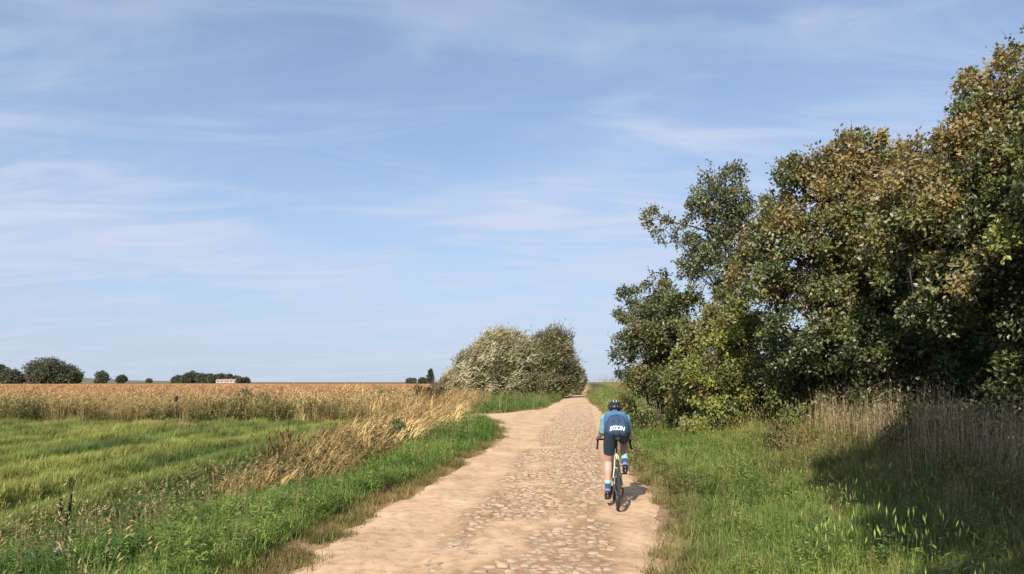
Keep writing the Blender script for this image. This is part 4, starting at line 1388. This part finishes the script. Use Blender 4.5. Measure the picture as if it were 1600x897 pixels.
bike = empty('bicycle', (BX, BY, BZ))
bike.rotation_euler = (PITCH, 0, -HEAD)
tag(bike, 'cream framed road bicycle with black wheels ridden along the track', 'bicycle')
WR = 0.336


def circ(c, r, n=48, axis='x'):
    return [Vector((c[0], c[1] + r * math.cos(2 * math.pi * k / n), c[2] + r * math.sin(2 * math.pi * k / n))) for k in range(n)]


def torus(c, R, r, n=48, m=10, sx=1.0):
    V, F = [], []
    for i in range(n):
        a = 2 * math.pi * i / n
        for j in range(m):
            b = 2 * math.pi * j / m
            rr = R + r * math.cos(b)
            V.append((c[0] + r * sx * math.sin(b), c[1] + rr * math.cos(a), c[2] + rr * math.sin(a)))
    for i in range(n):
        for j in range(m):
            F.append((i * m + j, i * m + (j + 1) % m, ((i + 1) % n) * m + (j + 1) % m, ((i + 1) % n) * m + j))
    return V, F


def disc_x(x0, x1, c, r, n=32, r_in=0.0):
    """a disc (or ring) lying in the wheel's plane"""
    V, F = [], []
    ri = max(r_in, 1e-4)
    for x in (x0, x1):
        for rad in (ri, r):
            for k in range(n):
                a = 2 * math.pi * k / n
                V.append((x, c[0] + rad * math.cos(a), c[1] + rad * math.sin(a)))
    for k in range(n):
        k2 = (k + 1) % n
        F += [(k, n + k, n + k2, k2), (2 * n + k, 2 * n + k2, 3 * n + k2, 3 * n + k), (n + k, 3 * n + k, 3 * n + k2, n + k2), (k, k2, 2 * n + k2, 2 * n + k)]
    return V, F


def part(name, vf, mat, parent, smooth=True):
    return mesh_obj(name, [tuple(v) for v in vf[0]], vf[1], mat, parent, smooth)


def wheel(y0, rear):
    w = part('wheel', merge([tube([(-0.05, y0, WR), (0.05, y0, WR)], [0.02, 0.02], 12), tube([(-0.065, y0, WR), (0.065, y0, WR)], [0.006, 0.006], 8)]), blackp, bike)
    w.data.name = 'hub'
    part('tyre', torus((0, y0, WR), WR - 0.017, 0.0175, 64, 10), tyre_m, w)
    rim = merge([disc_x(-0.011, 0.011, (y0, WR), WR - 0.028, 64, WR - 0.062)])
    part('rim', rim, carbon, w, False)
    sp = []
    for k in range(24):
        a = 2 * math.pi * k / 24
        s = 1 if k % 2 else -1
        a0 = a + 0.35 * (1 if k % 4 < 2 else -1)
        sp.append(tube([(0.03 * s, y0 + 0.018 * math.cos(a0), WR + 0.018 * math.sin(a0)), (0, y0 + (WR - 0.055) * math.cos(a), WR + (WR - 0.055) * math.sin(a))], [0.0014, 0.0014], 4))
    part('spokes', merge(sp), steel, w)
    part('brake_rotor', disc_x(-0.047, -0.045, (y0, WR), 0.08, 32, 0.05), steel, w, False)
    if rear:
        cs = []
        for g in range(9):
            cs.append(disc_x(0.022 + 0.004 * g, 0.0245 + 0.004 * g, (y0, WR), 0.058 - 0.0035 * g, 28, 0.015))
        part('cassette', merge(cs), steel, w, False)
    return w


wheel(0.0, True)
wheel(1.0, False)
bb = Vector((0, 0.41, 0.272)); seat_top = Vector((0, 0.255, 0.79)); ht = Vector((0, 0.845, 0.80)); hb = Vector((0, 0.885, 0.66)); ax = Vector((0, 0, WR)); fax = Vector((0, 1.0, WR))
part('frame', merge([
    tube([bb, seat_top], [0.018, 0.0165], 10), tube([seat_top + Vector((0, .01, -.03)), ht + Vector((0, 0, -.02))], [0.016, 0.018], 10),
    tube([bb, hb + Vector((0, -.005, .02))], [0.024, 0.024], 10), tube([ht + Vector((0, -.006, .02)), hb], [0.024, 0.025], 10),
    tube([bb + Vector((-.03, 0, 0)), bb + Vector((.03, 0, 0))], [0.026, 0.026], 12),
    tube([Vector((0.02, .26, .70)), Vector((0.036, .15, .545)), ax + Vector((0.066, .0, .0))], [0.010, 0.009, 0.008], 8), tube([Vector((-0.02, .26, .70)), Vector((-0.036, .15, .545)), ax + Vector((-0.066, 0, 0))], [0.010, 0.009, 0.008], 8),
    tube([bb + Vector((.03, -.02, 0)), ax + Vector((.066, 0, 0))], [0.013, 0.009], 8), tube([bb + Vector((-.03, -.02, 0)), ax + Vector((-.066, 0, 0))], [0.013, 0.009], 8),
    tube([Vector((-0.038, .15, .545)), Vector((0.038, .15, .545))], [0.008, 0.008], 8)]), cream, bike)
part('fork', merge([tube([hb + Vector((0, .002, .0)), hb + Vector((0.0, .012, -.03))], [0.025, 0.022], 10)] + [
    tube([hb + Vector((s * .012, .01, -.02)), hb + Vector((s * .045, .03, -.07)), fax + Vector((s * .055, -.02, .1)), fax + Vector((s * .057, 0, 0))], [0.018, 0.015, 0.011, 0.008], 8) for s in (-1, 1)]), cream, bike)
part('seatpost', tube([seat_top - Vector((0, -.01, .06)), Vector((0, .215, .925))], [0.0136, 0.0136], 10), blackp, bike)
# saddle: broad tail, narrow nose
sv, sf = [], []
prof = [(0.065, .050, .005), (0.075, .068, .012), (0.11, .071, .014), (0.16, .055, .012), (0.22, .028, .010), (0.29, .021, .008), (0.335, .018, .004), (0.345, .006, .0)]
for (yy, hw, zz) in prof:
    for k in range(12):
        a = 2 * math.pi * k / 12
        sv.append((hw * math.cos(a), yy, 0.955 + zz + (0.012 if math.sin(a) > 0 else 0.034) * math.sin(a)))
for i in range(len(prof) - 1):
    for k in range(12):
        sf.append((i * 12 + k, i * 12 + (k + 1) % 12, (i + 1) * 12 + (k + 1) % 12, (i + 1) * 12 + k))
sf.append(tuple(range(12))); sf.append(tuple((len(prof) - 1) * 12 + k for k in range(12))[::-1])
sad = part('saddle', (sv, sf), blackp, bike)
part('rails', merge([tube([(s * .022, .10, .925), (s * .022, .26, .925), (0, .31, .945)], [0.004] * 3, 6) for s in (-1, 1)] + [tube([(-.03, .205, .922), (.03, .205, .922)], [.012, .012], 8)]), steel, sad)
# cockpit
BARY, BARZ = 0.875, 0.875
hbar = part('handlebar', merge([tube([(-.222, BARY, BARZ), (-.12, BARY - .005, BARZ), (.12, BARY - .005, BARZ), (.222, BARY, BARZ)], [.014, .0155, .0155, .014], 10)] + [
    tube([(s * .222, BARY, BARZ), (s * .228, BARY + .07, BARZ - .002), (s * .231, BARY + .095, BARZ - .045), (s * .235, BARY + .07, BARZ - .10), (s * .238, BARY + .02, BARZ - .125), (s * .241, BARY - .05, BARZ - .128)], [.0155] * 6, 10) for s in (-1, 1)]), tape, bike)
part('stem', merge([tube([ht + Vector((0, -.01, 0)), (0, .838, BARZ - .02)], [.018, .018], 10), tube([(0, .838, BARZ - .02), (0, BARY, BARZ)], [.017, .017], 10)]), blackp, bike)
for s in (-1, 1):
    hood = part('brake_hood', tube([(s * .231, BARY + .055, BARZ + .003), (s * .231, BARY + .10, BARZ + .014), (s * .231, BARY + .135, BARZ + .03), (s * .214, BARY + .15, BARZ + .052)], [.016, .017, .016, .010], 10), blackp, bike)
    part('brake_lever', tube([(s * .231, BARY + .14, BARZ + .02), (s * .218, BARY + .155, BARZ - .02), (s * .222, BARY + .135, BARZ - .075)], [.007, .006, .004], 6), carbon, hood)
# drivetrain: left crank down, right crank up
CR = 0.168
ca = math.radians(-6)
cdir = Vector((0, math.sin(ca), -math.cos(ca)))
lp = bb + cdir * CR; rp = bb - cdir * CR
ring = part('chainring', merge([disc_x(.045, .049, (bb.y, bb.z), .102, 48, .07), disc_x(.038, .042, (bb.y, bb.z), .072, 40, .05)] + [
    tube([(.046, bb.y, bb.z), (.046, bb.y + .075 * math.cos(a), bb.z + .075 * math.sin(a))], [.009, .006], 6) for a in (0.4, 1.97, 3.54, 5.11)]), blackp, bike, False)
part('chain', merge([tube([(.046, .42, .272 + .102), (.040, 0.0, WR + .04)], [.0045, .0045], 5), tube([(.046, .40, .272 - .10), (.045, .06, .165), (.045, .02, .17)], [.0045] * 3, 5)]), steel, bike)
for s, p in ((-1, lp), (1, rp)):
    cr = part('crank_arm', tube([bb + Vector((s * .055, 0, 0)), p + Vector((s * .075, 0, 0))], [.016, .012], 8), blackp, bike)
    part('pedal', merge([boxvf(s * .12 - .032, s * .12 + .032, p.y - .035, p.y + .035, p.z - .009, p.z + .007), tube([p + Vector((s * .075, 0, 0)), p + Vector((s * .12, 0, 0))], [.007, .007], 8)]), blackp, cr, False)
der = part('rear_derailleur', merge([tube([(.062, -.01, WR - .03), (.070, .005, WR - .085), (.058, .02, .175)], [.012, .012, .009], 8), disc_x(.042, .050, (.03, .235), .022, 16, .004), disc_x(.042, .050, (.03, .165), .022, 16, .004), boxvf(.050, .054, .018, .042, .155, .25)]), blackp, bike, False)
part('brake_caliper', boxvf(-.066, -.046, .02, .075, WR + .035, WR + .085), blackp, bike, False)
for (p0, p1, rr) in ((bb.lerp(hb, .28), bb.lerp(hb, .62), .036),):
    off = Vector((0, -.02, .055))
    bt = part('water_bottle', tube([p0 + off, p0 + off + (p1 - p0) * .75, p0 + off + (p1 - p0) * .85, p0 + off + (p1 - p0)], [rr, rr, rr * .6, rr * .4], 14), mat_basic('dark grey bottle', (0.06, 0.065, 0.07), 0.4), bike)
    part('bottle_cage', merge([tube([p0 + Vector((s * .02, -.01, .02)), p0 + Vector((s * .04, -.02, .06)), p1 + Vector((s * .036, -.03, .05)) - (p1 - p0) * .3], [.004] * 3, 5) for s in (-1, 1)]), blackp, bt)

# ---- rider, built in the bicycle's own frame and then set on it


def cap(p1, r1, p2, r2, n=14, flat1=False, flat2=False):
    p1, p2 = Vector(p1), Vector(p2)
    d = p2 - p1; L = d.length; d = d / L
    a = d.cross(Vector((0.2, 0.1, 1.0)))
    if a.length < .1: a = d.cross(Vector((1, 0, 0)))
    a.normalize(); b = d.cross(a)
    rings = []
    if flat1: rings += [(0, r1)]
    else: rings += [(-r1 * math.sin(t), r1 * math.cos(t)) for t in (1.35, 0.95, 0.5, 0.0)]
    if flat2: rings += [(L, r2)]
    else: rings += [(L + r2 * math.sin(t), r2 * math.cos(t)) for t in (0.0, 0.5, 0.95, 1.35)]
    V, F = [], []
    for (h, r) in rings:
        for k in range(n):
            an = 2 * math.pi * k / n
            V.append(p1 + d * h + (a * math.cos(an) + b * math.sin(an)) * r)
    for i in range(len(rings) - 1):
        for k in range(n):
            F.append((i * n + k, i * n + (k + 1) % n, (i + 1) * n + (k + 1) % n, (i + 1) * n + k))
    F.append(tuple(range(n))[::-1]); F.append(tuple((len(rings) - 1) * n + k for k in range(n)))
    return V, F


def chain(pts, radii, **kw):
    return [cap(pts[i], radii[i], pts[i + 1], radii[i + 1]) for i in range(len(pts) - 1)]


def ellipsoid(c, r, n=20, m=14):
    V, F = [], []
    for i in range(m + 1):
        t = math.pi * i / m
        for k in range(n):
            a = 2 * math.pi * k / n
            s = max(math.sin(t), 0.02)
            V.append((c[0] + r[0] * s * math.cos(a), c[1] + r[1] * s * math.sin(a), c[2] + r[2] * math.cos(t)))
    for i in range(m):
        for k in range(n):
            F.append((i * n + k, (i + 1) * n + k, (i + 1) * n + (k + 1) % n, i * n + (k + 1) % n))
    F.append(tuple(range(n))); F.append(tuple(m * n + k for k in range(n))[::-1])
    return V, F


def fuse(name, pieces, voxel, mat, parent, smooth_it=4):
    """melt overlapping solids into one continuous skin"""
    v, f = merge(pieces)
    me = bpy.data.meshes.new(name + '_raw')
    me.from_pydata([tuple(q) for q in v], [], f)
    bm = bmesh.new(); bm.from_mesh(me); bmesh.ops.recalc_face_normals(bm, faces=bm.faces); bm.to_mesh(me); bm.free()
    tmp = bpy.data.objects.new(name + '_raw', me)
    C.objects.link(tmp)
    r = tmp.modifiers.new('r', 'REMESH'); r.mode = 'VOXEL'; r.voxel_size = voxel
    sm = tmp.modifiers.new('s', 'SMOOTH'); sm.iterations = smooth_it; sm.factor = 0.5
    dg = bpy.context.evaluated_depsgraph_get()
    out = bpy.data.meshes.new_from_object(tmp.evaluated_get(dg))
    bpy.data.objects.remove(tmp, do_unlink=True); bpy.data.meshes.remove(me)
    out.name = name
    out.materials.clear(); out.materials.append(mat)
    out.polygons.foreach_set('use_smooth', [True] * len(out.polygons))
    o = bpy.data.objects.new(name, out)
    C.objects.link(o)
    if parent: o.parent = parent
    return o


def knee(hip, ank, a, b, out):
    hip, ank = Vector(hip), Vector(ank)
    d = ank - hip; L = min(d.length, a + b - 0.004); dn = d.normalized()
    x = (a * a - b * b + L * L) / (2 * L); h = math.sqrt(max(0, a * a - x * x))
    f = Vector((out, 1, 0.0)); f = (f - dn * f.dot(dn)).normalized()
    return hip + dn * x + f * h


rider = empty('person', (BX, BY, BZ))
rider.rotation_euler = bike.rotation_euler
tag(rider, 'cyclist in blue jersey and black helmet riding away along the track', 'person')
pel = Vector((0, .165, 1.035))
LEG = {}
for s, pd in ((-1, lp), (1, rp)):
    hip = Vector((s * .080, .19, 1.0))
    ank = Vector((s * .118, pd.y - .105, pd.z + (.115 if s < 0 else .125)))
    kn = knee(hip, ank, .425, .405, s * .06)
    heel = Vector((s * .118, pd.y - .145, pd.z + (.062 if s < 0 else .07)))
    toe = Vector((s * .125, pd.y + .055, pd.z + .032))
    LEG[s] = (hip, kn, ank, heel, toe)
sh = {s: Vector((s * .142, .555, 1.185)) for s in (-1, 1)}
el = {s: Vector((s * .178, .655, .975)) for s in (-1, 1)}
wr = {s: Vector((s * .232, .885, .895)) for s in (-1, 1)}
neck0 = Vector((0, .60, 1.235)); head_c = Vector((0, .705, 1.30))

body = []
# trunk: parallel chains give it breadth
for s in (-1, 0, 1):
    body += chain([Vector((s * .066, .165, 1.04)), Vector((s * .062, .29, 1.13)), Vector((s * .066, .42, 1.18)), Vector((s * .066, .545, 1.195))], [.090, .088, .090, .075])
body += chain([sh[-1], Vector((0, .56, 1.215)), sh[1]], [.050, .066, .050])
body += chain([neck0, Vector((0, .67, 1.27))], [.056, .054])
body += [ellipsoid(head_c, (.074, .094, .104)), cap(head_c + Vector((0, .045, -.06)), .048, head_c + Vector((0, .062, -.085)), .030)]
body += [cap(head_c + Vector((0, .088, -.005)), .010, head_c + Vector((0, .108, -.03)), .013)]          # nose
for s in (-1, 1):
    body += [ellipsoid(head_c + Vector((s * .075, -.002, -.015)), (.010, .019, .031), 10, 8)]            # ears
    body += [cap(head_c + Vector((s * .018, .09, -.06)), .008, head_c + Vector((0, .096, -.06)), .009)]   # lips
    hip, kn, ank, heel, toe = LEG[s]
    calf = kn.lerp(ank, .32) + Vector((0, -.022, 0))
    body += chain([hip, hip.lerp(kn, .45), kn], [.088, .080, .056])
    body += chain([kn, calf, kn.lerp(ank, .68), ank], [.055, .056, .040, .033])
    body += chain([ank, heel], [.034, .032]) + chain([heel, toe], [.032, .030]) + chain([ank, toe], [.03, .028])
    body += chain([sh[s], sh[s].lerp(el[s], .5), el[s]], [.049, .043, .037])
    body += chain([el[s], el[s].lerp(wr[s], .35), wr[s]], [.040, .041, .026])
    # hand closed over the brake hood
    hx, hy, hz = s * .231, BARY + .075, BARZ + .006
    palm = Vector((s * .240, hy, hz + .030))
    body += [cap(wr[s], .026, palm + Vector((0, -.03, .0)), .028), cap(palm + Vector((0, -.03, 0)), .027, palm + Vector((0, .028, .002)), .024)]
    for q, (oy, ln_) in enumerate(((.045, .034), (.024, .038), (.003, .036), (-.016, .030))):
        k1 = palm + Vector((s * .016, oy, -.004)); k2 = k1 + Vector((s * .006, .006, -ln_)); k3 = k2 + Vector((-s * .022, .004, -.016))
        body += [cap(palm + Vector((0, oy * .7, 0)), .010, k1, .0105, 8), cap(k1, .0098, k2, .0090, 8), cap(k2, .0090, k3, .0078, 8)]
    t1 = palm + Vector((-s * .024, -.012, .0)); t2 = t1 + Vector((-s * .012, .024, -.018)); t3 = t2 + Vector((s * .002, .018, -.016))
    body += [cap(palm + Vector((-s * .006, -.03, 0)), .014, t1, .0125, 8), cap(t1, .0115, t2, .0105, 8), cap(t2, .0105, t3, .009, 8)]
bodyo = fuse('body', body, 0.0065, skin_m, rider, 3)
# hair at the nape, under the helmet
fuse('hair', [ellipsoid(head_c + Vector((0, -.018, -.005)), (.078, .085, .088)), cap(head_c + Vector((-.04, -.07, -.06)), .026, head_c + Vector((.04, -.07, -.06)), .026)], 0.008, hair_m, rider, 3)
# jersey
jer = []
G = .010
for s in (-1, 0, 1):
    jer += chain([Vector((s * .068, .150, 1.045)), Vector((s * .062, .29, 1.133)), Vector((s * .067, .42, 1.183)), Vector((s * .066, .545, 1.198))], [.087 + G, .089 + G, .091 + G, .076 + G])
jer += chain([sh[-1], Vector((0, .56, 1.217)), sh[1]], [.050 + G, .067 + G, .050 + G])
jer += [cap(neck0 - Vector((0, .03, .015)), .066, Vector((0, .635, 1.25)), .062, flat2=True)]
for s in (-1, 1):
    jer += [cap(sh[s], .049 + G, sh[s].lerp(el[s], .5), .043 + G), cap(sh[s].lerp(el[s], .5), .043 + G, sh[s].lerp(el[s], .97), .038 + G, flat2=True)]
jersey = fuse('jersey', jer, 0.0075, navy, rider, 5)
jm = jersey.data
co = np.empty(len(jm.vertices) * 3, np.float32); jm.vertices.foreach_get('co', co); co = co.reshape(-1, 3)
nm = np.array([v.normal[:] for v in jm.vertices])
fold = (fbm(co[:, 0] * 9 + 2, co[:, 1] * 26 + co[:, 2] * 14, 301) - .5) * 0.016 + (fbm(co[:, 0] * 30, co[:, 2] * 38 + co[:, 1] * 20, 303) - .5) * 0.006
pocket = 0.010 * sst(.13, .11, np.abs(co[:, 0])) * sst(.30, .26, co[:, 1]) * (0.6 + 0.4 * np.cos(co[:, 0] * 72))
co = co + nm * (fold + pocket)[:, None]
jm.vertices.foreach_set('co', co.astype(np.float32).ravel()); jm.update()
jm.materials.append(midb); jm.materials.append(lightb)
for p in jm.polygons:
    c = p.center
    xs = abs(c.x)
    # sleeves and shoulder caps light blue, a mid blue yoke over the upper back
    e0, e1 = sh[1], el[1]
    if xs > .106 + .012 * max(0, (1.18 - c.z) * 5) and c.z > .85 and c.y > .44:
        p.material_index = 2
    elif c.y > .27 + 0.06 * math.cos(xs * 22) and c.z > 1.12:
        p.material_index = 1
for s in (-1, 1):     # dark sleeve hems
    e = sh[s].lerp(el[s], .97); d = (el[s] - sh[s]).normalized()
    part('sleeve_hem', cap(e - d * .014, .0495, e + d * .004, .0490, 18, True, True), navy, jersey)
# shorts
sho = []
for s in (-1, 1):
    hip, kn, ank, heel, toe = LEG[s]
    sho += [cap(hip + Vector((0, -.022, .010)), .092, hip.lerp(kn, .45), .082 + .005), cap(hip.lerp(kn, .45), .082 + .005, hip.lerp(kn, .72), .069 + .006, flat2=True)]
sho += chain([Vector((-.07, .155, 1.035)), Vector((.07, .155, 1.035))], [.098, .098]) + chain([Vector((-.06, .2, 1.09)), Vector((.06, .2, 1.09))], [.09, .09])
fuse('shorts', sho, 0.0075, shorts_m, rider, 4)
for s in (-1, 1):
    hip, kn, ank, heel, toe = LEG[s]
    up = (kn - ank).normalized()
    top = ank + up * .135
    sk = fuse('sock', [cap(top, .0435, ank.lerp(top, .45), .0385, flat1=True), cap(ank.lerp(top, .45), .0385, ank, .038)], 0.006, sock_d, rider, 2)
    part('sock_cuff', cap(top - up * .045, .0445, top + up * .004, .0455, 18, True, True), sock_l, sk)
    part('sock_heel', cap(ank - up * .012, .0420, ank + up * .028, .0405, 18, True, True), purple, sk)
    se = fuse('shoe', [cap(heel + Vector((0, 0, .022)), .037, heel, .036), cap(heel, .036, heel.lerp(toe, .6), .040), cap(heel.lerp(toe, .6), .040, toe, .032), cap(ank - up * .03, .038, heel.lerp(toe, .45), .036)], 0.006, shoe_m, rider, 3)
    part('sole', merge([cap(heel + Vector((0, -.01, -.034)), .024, toe + Vector((0, .01, -.026)), .026, 10)]), blackp, se)
    part('heel_tab', boxvf(heel.x - .006, heel.x + .006, heel.y - .040, heel.y - .030, heel.z - .008, heel.z + .000), grey_m, se, False)
# helmet: ribbed shell with vents
hc = head_c + Vector((0, .0, .022))
TIL = math.radians(18)


def hpt(lon, lat, k=1.0):
    """lon across (-1..1), lat from nape (0) over the crown to the brow (pi)"""
    w = .094 * k; l = .128 * k; h = .108 * k
    x = w * math.sin(lon) ; cc = math.cos(lon)
    yv = -l * math.cos(lat) * cc; zv = h * math.sin(lat) * cc
    return hc + Vector((x, yv * math.cos(TIL) + zv * math.sin(TIL) * 0.4, zv * math.cos(TIL) - yv * math.sin(TIL) * 0.25))


V, F = [], []
NI, NJ = 22, 22
for i in range(NI + 1):
    lat = -0.28 + (math.pi + 0.30) * i / NI
    for j in range(NJ + 1):
        V.append(hpt(-1.45 + 2.9 * j / NJ, lat, .96))
for i in range(NI):
    for j in range(NJ):
        F.append((i * (NJ + 1) + j, i * (NJ + 1) + j + 1, (i + 1) * (NJ + 1) + j + 1, (i + 1) * (NJ + 1) + j))
helmet = part('helmet', (V, F), helm_m, rider)
md = helmet.modifiers.new('thickness', 'SOLIDIFY'); md.thickness = 0.012; md.offset = -1
for lon in (-1.15, -.75, -.36, 0, .36, .75, 1.15):
    part('rib', tube([hpt(lon, -0.25 + (math.pi + 0.2) * k / 14, 1.035) for k in range(15)], [.006] + [.0115] * 13 + [.006], 6), helm_m, helmet)
for (lon, l0, l1) in ((-.2, 1.0, 1.75), (.2, 1.0, 1.75)):
    part('trim', tube([hpt(lon, l0 + (l1 - l0) * k / 6, 1.05) for k in range(7)], [.004] + [.010] * 5 + [.004], 6), grey_m, helmet)
part('trim', tube([hpt(-.26 + .52 * k / 6, 1.0 - .25 * math.cos((k - 3) / 3 * 1.3), 1.05) for k in range(7)], [.006] * 7, 6), grey_m, helmet)
part('retention_dial', ellipsoid(hc + Vector((0, -.105, -.045)), (.022, .012, .014), 12, 8), grey_m, helmet)
for s in (-1, 1):
    part('strap', tube([hpt(s * 1.3, 1.6, .95), head_c + Vector((s * .076, .02, -.04)), head_c + Vector((s * .03, .05, -.115)), head_c + Vector((0, .052, -.118))], [.004] * 4, 5), helm_m, helmet)
# lettering across the foot of the back
fc = bpy.data.curves.new('lettering', 'FONT')
fc.body = 'BTION'
fc.size = 0.10; fc.shear = 0.25; fc.offset = 0.0035; fc.align_x = 'CENTER'; fc.resolution_u = 3
fo = bpy.data.objects.new('lettering_tmp', fc); C.objects.link(fo)
dg = bpy.context.evaluated_depsgraph_get()
tm = bpy.data.meshes.new_from_object(fo.evaluated_get(dg))
bpy.data.objects.remove(fo, do_unlink=True)
bm = bmesh.new(); bm.from_mesh(tm)
bmesh.ops.triangulate(bm, faces=bm.faces)
bmesh.ops.subdivide_edges(bm, edges=[e for e in bm.edges if e.calc_length() > .02], cuts=2)
xs = [v.co.x for v in bm.verts]; w0, w1 = min(xs), max(xs); hmax = max(v.co.y for v in bm.verts)
tree = BVHTree.FromPolygons([v.co[:] for v in jm.vertices], [tuple(p.vertices) for p in jm.polygons])
for v in bm.verts:
    lx = ((v.co.x - w0) / (w1 - w0) - .5) * 0.20
    lz = 1.052 + v.co.y / hmax * 0.054 - 1.5 * lx * lx
    hit = tree.ray_cast(Vector((lx, -1.5, lz)), Vector((0, 1, 0)))
    v.co = Vector((lx, (hit[0].y if hit[0] else .08) - 0.004, lz))
bm.to_mesh(tm); bm.free()
tm.name = 'lettering'; tm.materials.clear(); tm.materials.append(whitep)
lo_ = bpy.data.objects.new('lettering', tm); C.objects.link(lo_); lo_.parent = jersey
